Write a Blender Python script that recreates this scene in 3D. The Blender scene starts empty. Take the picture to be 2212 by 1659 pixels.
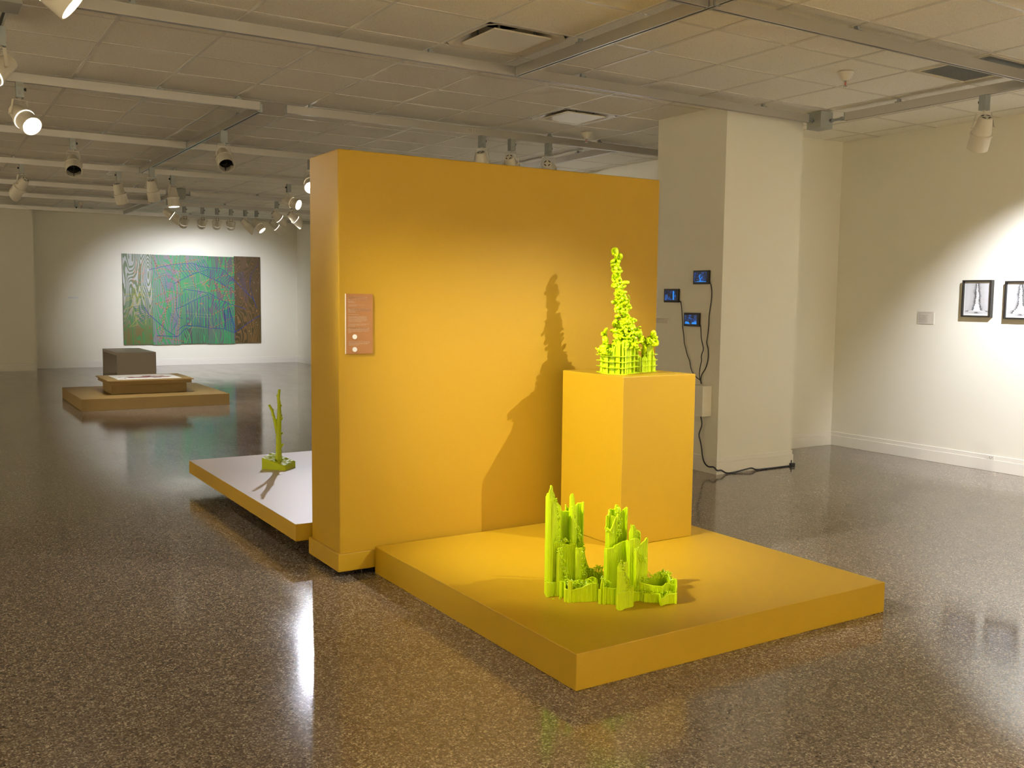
import bpy, math, random
from mathutils import Vector, Matrix, noise
R = random.Random(7)
C = bpy.context.scene.collection
H = 3.084            # ceiling height
T = 0.6096           # ceiling grid module
PI = math.pi
EXPO = 0.08

# ------------------------------------------------------------------ camera
CAM = Vector((-2.31705, -5.57766, 1.47123)); YAW, PIT, ROLL, FPX = 0.55997, 0.08839, 0.01144, 2072.53
_f = Vector((math.sin(YAW)*math.cos(PIT), math.cos(YAW)*math.cos(PIT), -math.sin(PIT)))
_r0 = Vector((math.cos(YAW), -math.sin(YAW), 0)); _u0 = _r0.cross(_f)
_r = _r0*math.cos(ROLL) + _u0*math.sin(ROLL); _u = -_r0*math.sin(ROLL) + _u0*math.cos(ROLL)
cd = bpy.data.cameras.new('camera'); cam = bpy.data.objects.new('camera', cd); C.objects.link(cam)
m = Matrix((( _r.x, _u.x, -_f.x, CAM.x), (_r.y, _u.y, -_f.y, CAM.y), (_r.z, _u.z, -_f.z, CAM.z), (0, 0, 0, 1)))
cam.matrix_world = m
cd.sensor_width = 36; cd.lens = FPX/2212*36; cd.clip_start = 0.05
bpy.context.scene.camera = cam
def _ray(x, y): return _f + _r*((x-1106)/FPX) - _u*((y-829.5)/FPX)
def onz(x, y, z): v = _ray(x, y); return CAM + v*((z-CAM.z)/v.z)        # survey helpers: photo measurement -> place
def onx(x, y, X): v = _ray(x, y); return CAM + v*((X-CAM.x)/v.x)
def ony(x, y, Y): v = _ray(x, y); return CAM + v*((Y-CAM.y)/v.y)
def hz(P, y):                                                            # height above P that is seen at row y
    lo, hi = -1.0, 5.0
    for _ in range(40):
        mid = (lo+hi)/2; v = Vector((P[0], P[1], mid)) - CAM
        if 829.5 - FPX*v.dot(_u)/v.dot(_f) > y: lo = mid
        else: hi = mid
    return mid

# ------------------------------------------------------------------ mesh helpers
class MB:
    def __init__(s): s.v = []; s.f = []; s.uvx = None
    def quad(s, a, b, c, d):
        n = len(s.v); s.v += [Vector(a), Vector(b), Vector(c), Vector(d)]; s.f.append((n, n+1, n+2, n+3)); return s
    def box(s, x0, x1, y0, y1, z0, z1):
        n = len(s.v)
        for z in (z0, z1): s.v += [Vector((x0, y0, z)), Vector((x1, y0, z)), Vector((x1, y1, z)), Vector((x0, y1, z))]
        s.f += [(n+3, n+2, n+1, n), (n+4, n+5, n+6, n+7), (n, n+1, n+5, n+4), (n+1, n+2, n+6, n+5), (n+2, n+3, n+7, n+6), (n+3, n, n+4, n+7)]; return s
    def prism(s, poly, z0, z1):
        n = len(s.v); k = len(poly)
        s.v += [Vector((p[0], p[1], z0)) for p in poly] + [Vector((p[0], p[1], z1)) for p in poly]
        s.f += [tuple(n+i for i in reversed(range(k))), tuple(n+k+i for i in range(k))]
        s.f += [(n+i, n+(i+1) % k, n+k+(i+1) % k, n+k+i) for i in range(k)]; return s
    def ring(s, prof, seg=24, base=Vector((0, 0, 0)), cap0=True, cap1=True):      # lathe round z: prof = [(r, z)]
        n = len(s.v)
        for r, z in prof:
            for i in range(seg):
                a = 2*PI*i/seg; s.v.append(base + Vector((r*math.cos(a), r*math.sin(a), z)))
        for j in range(len(prof)-1):
            for i in range(seg):
                i2 = (i+1) % seg
                s.f.append((n+j*seg+i, n+j*seg+i2, n+(j+1)*seg+i2, n+(j+1)*seg+i))
        if cap0: s.f.append(tuple(n+i for i in reversed(range(seg))))
        if cap1: s.f.append(tuple(n+(len(prof)-1)*seg+i for i in range(seg)))
        return s
    def tube(s, pts, rad, seg=8, round_caps=False, flat=1.0):
        pts = [Vector(p) for p in pts]; k = len(pts); rr = rad if hasattr(rad, '__len__') else [rad]*k
        if round_caps:
            d0 = (pts[0]-pts[1]).normalized(); d1 = (pts[-1]-pts[-2]).normalized(); r0, r1 = rr[0], rr[-1]
            pts = [pts[0]+d0*r0*.95, pts[0]+d0*r0*.7] + pts + [pts[-1]+d1*r1*.7, pts[-1]+d1*r1*.95]
            rr = [r0*.3, r0*.75] + list(rr) + [r1*.75, r1*.3]; k += 4
        n = len(s.v); up = None
        for i, p in enumerate(pts):
            t = (pts[min(i+1, k-1)] - pts[max(i-1, 0)]).normalized()
            if up is None:
                up = Vector((0, 0, 1)) if abs(t.z) < .9 else Vector((1, 0, 0))
            a = (up - t*up.dot(t)); a = a.normalized() if a.length > 1e-6 else Vector((1, 0, 0)); b = t.cross(a); up = a
            for q in range(seg):
                w = 2*PI*q/seg; s.v.append(p + a*math.cos(w)*rr[i]*flat + b*math.sin(w)*rr[i])
        for j in range(k-1):
            for i in range(seg):
                i2 = (i+1) % seg; s.f.append((n+j*seg+i, n+j*seg+i2, n+(j+1)*seg+i2, n+(j+1)*seg+i))
        s.f += [tuple(n+i for i in reversed(range(seg))), tuple(n+(k-1)*seg+i for i in range(seg))]; return s
    def mesh(s, name, mat, smooth=False, org=None, bevel=0):
        if org is not None: vs = [tuple(v-Vector(org)) for v in s.v]
        else: vs = [tuple(v) for v in s.v]
        me = bpy.data.meshes.new(name); me.from_pydata(vs, [], s.f); me.materials.append(mat)
        if smooth:
            me.polygons.foreach_set('use_smooth', [True]*len(me.polygons))
        me.update(); return me
    def build(s, name, mat, parent=None, smooth=False, bevel=0, org=None):
        if org is None and parent is not None and parent.get('_w'): org = Vector(parent['_w'])
        me = s.mesh(name, mat, smooth, org); o = bpy.data.objects.new(name, me); C.objects.link(o)
        if parent is not None: o.parent = parent
        if smooth == 'auto': me.polygons.foreach_set('use_smooth', [False]*len(me.polygons)); smooth_by_angle(me)
        if bevel:
            b = o.modifiers.new('bevel', 'BEVEL'); b.width = bevel; b.segments = 2; b.limit_method = 'ANGLE'; b.angle_limit = .6
        return o
def smooth_by_angle(me, ang=0.7):
    me.polygons.foreach_set('use_smooth', [True]*len(me.polygons))
    try: me.set_sharp_from_angle(angle=ang)
    except Exception: pass
def tag(o, label=None, cat=None, group=None, kind=None):
    for k, v in (('label', label), ('category', cat), ('group', group), ('kind', kind)):
        if v: o[k] = v
    return o
def thing(name, loc, label, cat, group=None, kind=None):
    o = bpy.data.objects.new(name, None); C.objects.link(o); o.location = loc; o['_w'] = tuple(loc)
    o.empty_display_size = .1
    return tag(o, label, cat, group, kind)
def struct(o): o['kind'] = 'structure'; return o

# ------------------------------------------------------------------ materials
def mat(name, col, rough=.5, metal=0, spec=.5, bump=None, emit=None, coat=0):
    m = bpy.data.materials.new(name); m.use_nodes = True; nt = m.node_tree; b = nt.nodes['Principled BSDF']
    b.inputs['Base Color'].default_value = (*col, 1); b.inputs['Roughness'].default_value = rough
    b.inputs['Metallic'].default_value = metal; b.inputs['Specular IOR Level'].default_value = spec
    b.inputs['Coat Weight'].default_value = coat
    if emit: b.inputs['Emission Color'].default_value = (*emit[0], 1); b.inputs['Emission Strength'].default_value = emit[1]
    if bump:
        tc = nt.nodes.new('ShaderNodeNewGeometry'); n = nt.nodes.new('ShaderNodeTexNoise'); n.inputs['Scale'].default_value = bump[0]; n.inputs['Detail'].default_value = 3
        bp = nt.nodes.new('ShaderNodeBump'); bp.inputs['Strength'].default_value = bump[1]; bp.inputs['Distance'].default_value = bump[2]
        nt.links.new(tc.outputs['Position'], n.inputs['Vector']); nt.links.new(n.outputs['Fac'], bp.inputs['Height']); nt.links.new(bp.outputs['Normal'], b.inputs['Normal'])
    return m
def nd(m, t, **kw):
    n = m.node_tree.nodes.new(t)
    for k, v in kw.items(): setattr(n, k, v)
    return n
def lk(m, a, b): m.node_tree.links.new(a, b)
def ramp(m, stops, interp='LINEAR'):
    n = nd(m, 'ShaderNodeValToRGB'); e = n.color_ramp.elements; n.color_ramp.interpolation = interp
    while len(e) < len(stops): e.new(.5)
    for el, (p, c) in zip(e, stops): el.position = p; el.color = (*c, 1) if len(c) == 3 else c
    return n
def math_n(m, op, a, b=None, clamp=False):
    n = nd(m, 'ShaderNodeMath', operation=op); n.use_clamp = clamp
    for i, x in enumerate((a, b)):
        if x is None: continue
        if isinstance(x, (int, float)): n.inputs[i].default_value = x
        else: lk(m, x, n.inputs[i])
    return n.outputs[0]

M = {}
M['wall'] = mat('wall_paint', (.80, .775, .665), .55, bump=(180, .15, .002))
M['trim'] = mat('baseboard_paint', (.80, .77, .69), .4)
M['yellow'] = mat('ochre_paint', (.40, .234, .006), .55, spec=.35, bump=(150, .28, .0025))
M['yellow_flat'] = mat('ochre_paint_smooth', (.41, .246, .005), .45, bump=(90, .10, .0015))
M['ochre2'] = mat('muted_ochre_paint', (.27, .175, .055), .5)
M['neon'] = mat('neon_plastic', (.54, .70, .002), .38, spec=.45)
M['neonfloor'] = mat('neon_plastic_matte', (.46, .56, .002), .45, spec=.4)
M['alu'] = mat('brushed_aluminium', (.54, .52, .485), .32, metal=.85)
M['slot'] = mat('track_slot', (.03, .03, .03), .6)
M['steel'] = mat('galvanised_steel', (.30, .32, .31), .45, metal=.6)
M['greybox'] = mat('grey_enamel', (.27, .275, .24), .5)
M['white_enamel'] = mat('cream_enamel', (.66, .62, .52), .35)
M['black'] = mat('black_plastic', (.012, .012, .012), .4)
M['cable'] = mat('black_cable', (.01, .01, .01), .5)
M['lens'] = mat('lit_lens', (1, 1, 1), .3, emit=((1, .97, .93), 26))
M['leak'] = mat('light_leak', (1, 1, 1), .3, emit=((1, .96, .88), 3.5))
M['louver'] = mat('black_louvre', (.015, .014, .012), .5)
M['chrome'] = mat('reflector', (.8, .8, .8), .15, metal=1)
M['bench'] = mat('grey_laminate', (.40, .35, .295), .45, bump=(40, .05, .002))
M['paper'] = mat('white_paper', (.72, .72, .70), .6)
M['glasswhite'] = mat('white_card', (.62, .58, .50), .5)
M['ink'] = mat('grey_ink', (.16, .15, .14), .7)
M['whiteink'] = mat('white_ink', (.72, .62, .48), .6)
M['redink'] = mat('red_ink', (.16, .012, .01), .5)
M['orange'] = mat('orange_card', (.30, .125, .032), .5)
M['frame'] = mat('dark_frame', (.018, .015, .013), .4)
M['dark'] = mat('duct_black', (.004, .004, .004), .9)
M['vent'] = mat('diffuser_enamel', (.72, .66, .52), .22, spec=.6)
M['glassbulb'] = mat('red_bulb', (.5, .03, .01), .2)
M['tbar'] = mat('ceiling_bar', (.62, .58, .49), .30, spec=.6)
M['rubber'] = mat('black_rubber', (.01, .01, .01), .8)
M['bluetape'] = mat('blue_label', (.02, .08, .4), .6)

# ceiling tile: fine speckle
mt = mat('ceiling_tile', (.80, .76, .66), .85, spec=.2); b = mt.node_tree.nodes['Principled BSDF']
g = nd(mt, 'ShaderNodeNewGeometry'); n1 = nd(mt, 'ShaderNodeTexNoise'); n1.inputs['Scale'].default_value = 230; n1.inputs['Detail'].default_value = 2
lk(mt, g.outputs['Position'], n1.inputs['Vector']); rp = ramp(mt, [(.32, (.52, .48, .39)), (.42, (.86, .83, .74)), (1, (.88, .85, .76))]); lk(mt, n1.outputs['Fac'], rp.inputs['Fac']); lk(mt, rp.outputs['Color'], b.inputs['Base Color'])
M['tile'] = mt
# muted ply top of the low platform behind the partition
mp = mat('pale_platform_top', (.56, .47, .40), .45, bump=(60, .08, .002)); M['paletop'] = mp

# terrazzo
mt = mat('terrazzo', (.1, .08, .06), .16, spec=.68); b = mt.node_tree.nodes['Principled BSDF']; M['terrazzo'] = mt
g = nd(mt, 'ShaderNodeNewGeometry')
v1 = nd(mt, 'ShaderNodeTexVoronoi'); v1.inputs['Scale'].default_value = 100; v1.inputs['Randomness'].default_value = 1
v2 = nd(mt, 'ShaderNodeTexVoronoi'); v2.inputs['Scale'].default_value = 190
wn = nd(mt, 'ShaderNodeTexNoise'); wn.inputs['Scale'].default_value = 60; wn.inputs['Detail'].default_value = 2
mx0 = nd(mt, 'ShaderNodeVectorMath', operation='MULTIPLY_ADD'); mx0.inputs[1].default_value = (.02, .02, .02)
lk(mt, g.outputs['Position'], wn.inputs['Vector']); lk(mt, wn.outputs['Color'], mx0.inputs[0]); lk(mt, g.outputs['Position'], mx0.inputs[2])
lk(mt, mx0.outputs[0], v1.inputs['Vector']); lk(mt, mx0.outputs[0], v2.inputs['Vector'])
s1 = nd(mt, 'ShaderNodeSeparateColor'); lk(mt, v1.outputs['Color'], s1.inputs[0]); s2 = nd(mt, 'ShaderNodeSeparateColor'); lk(mt, v2.outputs['Color'], s2.inputs[0])
r1 = ramp(mt, [(0, (.048, .036, .028)), (.30, (.105, .079, .060)), (.52, (.20, .157, .122)), (.70, (.28, .230, .182)), (.84, (.42, .365, .29)), (1, (.52, .46, .37))])
r2 = ramp(mt, [(0, (.080, .060, .047)), (.6, (.155, .120, .093)), (.82, (.25, .205, .162)), (1, (.45, .39, .31))])
lk(mt, s1.outputs[0], r1.inputs['Fac']); lk(mt, s2.outputs[0], r2.inputs['Fac'])
edge = math_n(mt, 'GREATER_THAN', v1.outputs['Distance'], .42)
mx = nd(mt, 'ShaderNodeMix', data_type='RGBA'); lk(mt, edge, mx.inputs['Factor']); lk(mt, r1.outputs['Color'], mx.inputs['A']); lk(mt, r2.outputs['Color'], mx.inputs['B'])
lk(mt, mx.outputs['Result'], b.inputs['Base Color'])
ln = nd(mt, 'ShaderNodeTexNoise'); ln.inputs['Scale'].default_value = 3.0; ln.inputs['Detail'].default_value = 5; ln.inputs['Roughness'].default_value = .6
mpg = nd(mt, 'ShaderNodeMapping'); mpg.inputs['Scale'].default_value = (1, .35, 1); mpg.inputs['Rotation'].default_value = (0, 0, .56)
lk(mt, g.outputs['Position'], mpg.inputs['Vector']); lk(mt, mpg.outputs[0], ln.inputs['Vector'])
rr_ = ramp(mt, [(.3, (.07, .07, .07)), (.7, (.15, .15, .15))]); lk(mt, ln.outputs['Fac'], rr_.inputs['Fac']); lk(mt, rr_.outputs['Color'], b.inputs['Roughness'])
bp = nd(mt, 'ShaderNodeBump'); bp.inputs['Strength'].default_value = .07; bp.inputs['Distance'].default_value = .004
lk(mt, ln.outputs['Fac'], bp.inputs['Height']); lk(mt, bp.outputs['Normal'], b.inputs['Normal'])

# ------------------------------------------------------------------ the room
RX0, RX1, RY0, RY1 = -7.5, 5.751, -9.5, 15.262
struct(MB().box(RX0-.2, RX1+.2, RY0-.2, RY1+.2, -.1, 0).build('floor', M['terrazzo']))
holes = {(1, -1), (4, 2), (6, -3)}
cb = MB(); i0 = math.floor(RX0/T)-1; i1 = math.ceil(RX1/T)+1; j0 = math.floor(RY0/T)-1; j1 = math.ceil(RY1/T)+1
for i in range(i0, i1):
    for j in range(j0, j1):
        if (i, j) not in holes: cb.quad((i*T, j*T, H+.004), (i*T, (j+1)*T, H+.004), ((i+1)*T, (j+1)*T, H+.004), ((i+1)*T, j*T, H+.004))
struct(cb.build('ceiling', M['tile']))
tb = MB()
for i in range(i0, i1): tb.box(i*T-.012, i*T+.012, j0*T, j1*T, H+.0005, H+.012)
for j in range(j0, j1): tb.box(i0*T, i1*T, j*T-.012, j*T+.012, H+.001, H+.012)
struct(tb.build('trim_1', M['tbar']))
struct(MB().box(i0*T, i1*T, j0*T, j1*T, H+.35, H+.4).build('trim_2', M['dark']))
struct(MB().box(5.751, 5.95, RY0, 1.2, 0, H+.02).build('wall_right', M['wall']))
struct(MB().box(4.30, 5.951, 1.04, 1.2, 0, H+.02).build('wall_alcove', M['wall']))
struct(MB().box(5.043, 5.24, 1.2, RY1+.2, 0, H+.02).build('wall_rear_right', M['wall']))
struct(MB().box(RX0, 5.2, RY1, RY1+.2, 0, H+.02).build('wall_back', M['wall']))
struct(MB().box(RX0, -.29, 14.825, RY1-.001, 0, H+.02).build('wall_rear_left', M['wall']))
struct(MB().box(RX0-.2, RX0, RY0, RY1, 0, H+.02).build('wall_left', M['wall']))
struct(MB().box(RX0, RX1, RY0-.2, RY0, 0, H+.02).build('wall_front', M['wall']))
struct(MB().box(3.459, 4.373, .340, 1.199, 0, H+.02).build('wall_pillar', M['wall']))
def baseboard(name, x0, x1, y0, y1, nx, ny):       # wall run with outward normal
    o = MB(); d1, d2 = .014, .007
    if nx: o.box(min(x0, x0+nx*d1), max(x0, x0+nx*d1), y0, y1, 0, .105); o.box(min(x0, x0+nx*d2), max(x0, x0+nx*d2), y0, y1, .105, .142)
    else: o.box(x0, x1, min(y0, y0+ny*d1), max(y0, y0+ny*d1), 0, .105); o.box(x0, x1, min(y0, y0+ny*d2), max(y0, y0+ny*d2), .105, .142)
    return struct(o.build(name, M['trim'], bevel=.0025))
baseboard('baseboard_right', 5.751, 0, RY0, 1.04, -1, 0)
baseboard('baseboard_alcove', 4.373, 5.751, 1.04, 0, 0, -1)
baseboard('baseboard_back', -.29, 5.043, RY1, 0, 0, -1)
baseboard('baseboard_rear_left', RX0, -.29, 14.825, 0, 0, -1)
baseboard('baseboard_rear_right', 5.043, 0, 1.2, RY1, -1, 0)
pb = MB(); pb.box(3.445, 4.387, .326, 1.213, 0, .105); pb.box(3.452, 4.380, .333, 1.206, .105, .142)
struct(pb.build('baseboard_pillar', M['trim'], bevel=.0025))

# ------------------------------------------------------------------ ceiling fittings
def diffuser(i, j, label):
    t = thing('ceiling_diffuser', ((i+.5)*T, (j+.5)*T, H), label, 'air vent', 'square ceiling diffusers')
    cx, cy = (i+.5)*T, (j+.5)*T; a = T/2-.014; n = 32
    pts = []
    f = MB(); levels = [(a, 1.0, 0), (a-.03, 1, .004), (a-.075, .8, .03), (a-.105, .45, .075), (a-.115, .25, .12)]
    for s, sq, z in levels:
        for k in range(n):
            an = 2*PI*k/n + PI/n; c_, s_ = math.cos(an), math.sin(an); q = 1/max(abs(c_), abs(s_)); rr = s*(q*sq + (1-sq)*1.0)
            f.v.append(Vector((cx+rr*c_, cy+rr*s_, H+z)))
    for l in range(len(levels)-1):
        for k in range(n):
            k2 = (k+1) % n; f.f.append((l*n+k, (l+1)*n+k, (l+1)*n+k2, l*n+k2))
    f.build('cone', M['vent'], t, smooth='auto')
    MB().ring([(.19, H+.118), (.19, H+.25)], 32, Vector((cx, cy, 0)), cap0=False).build('duct', M['dark'], t, smooth='auto')
    MB().box(cx-.205, cx+.205, cy-.205, cy+.205, H-.006, H+.004).build('face_panel', M['vent'], t, bevel=.003)
    for sx in (-1, 1):
        for sy in (-1, 1): MB().box(cx+sx*.13-.004, cx+sx*.13+.004, cy+sy*.13-.008, cy+sy*.13+.008, H+.004, H+.11).build('bracket', M['steel'], t)
diffuser(1, -1, 'near square ceiling diffuser beside the mitred track corner')
diffuser(4, 2, 'far square ceiling diffuser above the partition end, brightly reflecting')
# egg-crate return grille
t = thing('return_grille', (6.5*T, -2.5*T, H), 'grey egg-crate return grille in the ceiling behind the right track', 'air vent')
cx, cy = 6.5*T, -2.5*T; a = T/2-.014; f = MB()
for s in (-1, 1): f.box(cx+s*a-(.03 if s > 0 else 0), cx+s*a+(0 if s > 0 else .03), cy-a, cy+a, H-.004, H+.01); f.box(cx-a+.03, cx+a-.03, cy+s*a-(.03 if s > 0 else 0), cy+s*a+(0 if s > 0 else .03), H-.004, H+.01)
f.build('border_frame', M['vent'], t)
f = MB(); q = a-.03; k = 44
for i in range(1, k):
    p = -q+2*q*i/k; f.box(cx+p-.0012, cx+p+.0012, cy-q, cy+q, H, H+.012); f.box(cx-q, cx+q, cy+p-.0012, cy+p+.0012, H, H+.012)
f.build('lattice', M['steel'], t)
MB().box(cx-q, cx+q, cy-q, cy+q, H+.10, H+.11).build('duct', M['dark'], t)
def sprinkler(x, y, label):
    t = thing('fire_sprinkler', (x, y, H), label, 'sprinkler', 'ceiling sprinklers'); B = Vector((x, y, 0))
    MB().ring([(.056, H), (.054, H-.006), (.036, H-.045), (.024, H-.055), (.022, H-.058)], 24, B).build('escutcheon', M['white_enamel'], t, smooth='auto')
    f = MB(); f.ring([(.010, H-.056), (.010, H-.066)], 10, B)
    for s in (-1, 1): f.tube([(x+s*.009, y, H-.064), (x+s*.014, y, H-.078), (x+s*.003, y, H-.095)], .002, 5)
    f.ring([(.015, H-.096), (.015, H-.098)], 12, B); f.build('sprinkler_head', M['steel'], t, smooth='auto')
    MB().ring([(.003, H-.066), (.0035, H-.078), (.003, H-.092)], 8, B).build('bulb', M['glassbulb'], t)
sprinkler(3.316, -.957, 'white fire sprinkler between the two right-hand tracks')
sprinkler(3.294, 2.068, 'white fire sprinkler above the far right end of the partition')
sprinkler(.32, 13.0, 'white fire sprinkler far back over the painting side, left of centre')
p = onz(628, 474, H); t = thing('camera_dome', (4.45, 14.42, H), 'dark security camera dome on the far ceiling right of the painting', 'camera')
MB().ring([(.09, H), (.09, H-.03)], 20, Vector((4.45, 14.42, 0))).build('housing', M['white_enamel'], t, smooth='auto')
MB().ring([(.08, H-.03), (.078, H-.06), (.055, H-.095), (.02, H-.11)], 20, Vector((4.45, 14.42, 0))).build('dome', M['black'], t, smooth='auto')

# ------------------------------------------------------------------ tracks
ZT, ZB, TW = 3.055, 2.990, .040
def track(axis, pos, a, b, label, clips=None, cut0=True):
    # pos = near face coordinate (min side)
    mid = pos+TW/2
    P = lambda u, v: (u, v) if axis == 'x' else (v, u)
    org = (*P((a+b)/2, mid), ZB)
    t = thing('lighting_track', org, label, 'lighting track', 'ceiling lighting tracks')
    o = MB()
    def bx(u0, u1, v0, v1, z0, z1):
        if axis == 'x': o.box(u0, u1, v0, v1, z0, z1)
        else: o.box(v0, v1, u0, u1, z0, z1)
    bx(a, b, pos, pos+.012, ZB, ZT); bx(a, b, pos+TW-.012, pos+TW, ZB, ZT); bx(a, b, pos+.012, pos+TW-.012, ZB+.010, ZT)
    o.build('channel', M['alu'], t)
    o = MB(); bx(a+.002, b-.002, pos+.0125, pos+TW-.0125, ZB+.004, ZB+.0095); o.build('slot', M['slot'], t)
    for e in (a, b):
        o = MB(); bx(e-.004, e+.004, pos-.001, pos+TW+.001, ZB-.001, ZT+.001); o.build('end_cap', M['steel'], t)
    step = T; ks = range(math.ceil((a+.05)/T), math.floor((b-.05)/T)+1)
    for k in ks:
        if (k % 3) != (1 if axis == 'x' else 2) and clips is None: continue
        if clips is not None and k not in clips: continue
        o = MB(); u = k*T; bx(u-.022, u+.022, pos-.004, pos+TW+.004, ZT, ZT+.008); bx(u-.012, u+.012, pos+.008, pos+TW-.008, ZT+.008, H-.002)
        o.build('hanger_clip', M['steel'], t)
    return t
YA, YF, YH, YI, YJ, YM, YL, YC = .118, 2.325, 4.82, 7.24, 9.68, 11.55, 14.0, -1.765
XB, XG, XG2, XD, XTL, XF = 1.250, .182, 1.19, 4.365, -1.845, 3.88
track('x', YA, -1.52, 4.19, 'nearest long aluminium track crossing above the partition from upper left', clips=(-2, 1, 3, 6))
track('y', XB, -1.80, YA, 'aluminium track running from the mitred corner toward the upper right')
track('y', XB, -3.42, -1.81, 'aluminium track continuing overhead beyond the upper right junction')
track('x', YC, XB+TW, XD-.02, 'bright aluminium track along the upper right, in front of the return grille')
track('x', YC, -1.6, XB, 'aluminium track running overhead left of the upper right junction')
track('y', XD, -4.6, -.10, 'aluminium track carrying the single spotlight on the right')
tE = track('x', YF, -4.0, .176, 'left aluminium track ending in mid ceiling, tinted gold by the partition', clips=(-3, 0, -1))
tF = track('x', YF, .40, 4.9, 'aluminium track carrying three spotlights just above the partition', clips=(1, 5, 6))
track('y', XG, 2.42, 7.22, 'aluminium track running away from the left track end into the room')
track('x', YH, -4.0, XG, 'second left cross track, carrying the unlit dark-mouthed spotlight')
track('x', YH, XG+TW, 5.0, 'cross track continuing right of the long left-hand run to the partition')
track('x', YI, -4.0, XG, 'third left cross track, above the left-tilted spotlight')
track('x', YI, XG+TW, 5.0, 'third cross track right of the junction, reaching the partition edge')
track('x', YJ, -4.0, 1.03, 'fourth cross track, left half, ending before the grey box')
track('x', YJ, 1.39, 5.0, 'fourth cross track, right half, with conduit to the grey box')
track('x', YM, -4.0, XG2, 'fifth cross track, left half, with a bare adapter')
track('x', YM, XG2+TW, 5.0, 'fifth cross track, right half, holding the row of painting spotlights')
track('y', XG2, 10.0, YL, 'short track joining the far cross tracks near the grey box')
track('x', YL, -4.0, 5.0, 'farthest cross track, just in front of the painting wall')
track('y', XF, 2.38, 4.81, 'track behind the partition top running away at the right')
tTL = track('y', XTL, -3.42, .98, 'track at the upper left corner ending in a grey control box', clips=(-2, 0))
track('x', -3.47, -1.6, 4.3, 'track overhead near the photographer carrying the key spotlight')
# stickers on the track beside the three spotlights
def sticker(parent, x, y, w, side=-1):
    o = MB().box(x, x+w, y-.0012, y-.0002, ZB+.018, ZB+.052).build('sticker', M['glasswhite'], parent)
    k = MB()
    for r in range(4): k.box(x+.006, x+w*.45, y-.0016, y-.0012, ZB+.022+r*.0075, ZB+.0245+r*.0075); k.box(x+w*.55, x+w*.72, y-.0016, y-.0012, ZB+.022+r*.0075, ZB+.0245+r*.0075)
    for r in range(3): k.box(x+w-.018, x+w-.008, y-.0016, y-.0012, ZB+.021+r*.010, ZB+.027+r*.010)
    k.build('sticker_print', M['ink'], parent)
sticker(tF, 2.12, YF, .105)

def jbox(x0, y0, s, z0, z1, label):
    t = thing('junction_box', (x0+s/2, y0+s/2, z1), label, 'electrical box', 'grey electrical boxes on the ceiling')
    MB().box(x0, x0+s, y0, y0+s, z0, z1).build('housing', M['greybox'], t, bevel=.002)
    return t
t = jbox(4.26, .055, .15, 2.945, H, 'grey junction box joining two tracks in front of the white pillar')
for d, (px, py) in (('x', (4.19, YA+TW/2)), ('y', (XD+TW/2-.01, -.10))):
    o = MB(); z = 3.01
    if d == 'x': pts = [(px-.001, py, z), (4.262, py, z)]
    else: pts = [(px, py, z), (px, .057, z)]
    a, b_ = Vector(pts[0]), Vector(pts[1]); o.tube([a, b_], .011, 10)
    for f_ in (.15, .8): o.tube([a.lerp(b_, f_), a.lerp(b_, f_+.12)], .017, 10)
    o.build('conduit', M['steel'], t, smooth='auto')
t = jbox(1.15, 9.62, .16, 2.94, H, 'small grey junction box far back between two halves of a cross track')
o = MB(); o.tube([(1.02, YJ+.02, 3.0), (1.16, YJ+.02, 3.0)], .013, 8); o.tube([(1.30, YJ+.02, 3.0), (1.40, YJ+.02, 3.0)], .013, 8); o.build('conduit', M['steel'], t, smooth='auto')
p = onz(25, 12, 2.93)
t = jbox(0, 0, .01, 2.9, 3, 'x'); bpy.data.objects.remove(t.children[0]); bpy.data.objects.remove(t)
t = thing('control_box', (-1.86, -.25, 3.05), 'large grey control box on the track in the upper left corner', 'electrical box')
b0 = onz(49, 9, 2.925)
MB().box(b0.x-.42, b0.x, b0.y, b0.y+.22, 2.925, ZB-.001).build('housing', M['greybox'], t, bevel=.003)
MB().box(b0.x-.178, b0.x-.120, b0.y+.055, b0.y+.115, 2.9235, 2.925).build('sticker', M['glasswhite'], t)

# ------------------------------------------------------------------ spotlights
W_r = Vector((math.cos(YAW), -math.sin(YAW), 0)); W_d = Vector((math.sin(YAW), math.cos(YAW), 0)); W_z = Vector((0, 0, 1))
def ax(a, b, c): return (W_r*a + W_z*b + W_d*c).normalized()
def mk(name, fn, m, smooth='auto'):
    o = MB(); fn(o); me = o.mesh(name, m); 
    if smooth: smooth_by_angle(me, .6)
    return me
me_ad = mk('adapter', lambda o: o.box(-.025, .025, -.031, .031, -.108, .001), M['steel'], False)
def _kn(o): o.tube([(.025, 0, -.045), (.034, 0, -.045)], .008, 10); o.tube([(.034, 0, -.045), (.044, 0, -.045)], .012, 10)
me_kn = mk('knob', _kn, M['black'])
def _pl(o): o.box(-.019, .019, -.0335, -.031, -.032, -.012); o.tube([(0, -.031, -.078), (0, -.036, -.078)], .009, 12)
me_pl = mk('cover_plate', _pl, M['greybox'])
def _yk(o):
    o.ring([(.012, -.106), (.012, -.112), (.006, -.116), (.006, -.124)], 12)
    o.box(-.052, .052, -.010, .010, -.127, -.123)
    for s in (-1, 1):
        a, b_ = Vector((s*.052, 0, -.125)), Vector((s*.078, 0, -.238)); n = len(o.v)
        for p in (a, b_):
            for dx, dy in ((-.0015, -.010), (.0015, -.010), (.0015, .010), (-.0015, .010)): o.v.append(p+Vector((dx, dy, 0)))
        o.f += [(n, n+1, n+5, n+4), (n+1, n+2, n+6, n+5), (n+2, n+3, n+7, n+6), (n+3, n, n+4, n+7), (n+4, n+5, n+6, n+7)]
        o.tube([(s*.060, 0, -.232), (s*.088, 0, -.232)], .006, 8)
me_yk = mk('yoke', _yk, M['white_enamel'])
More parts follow.
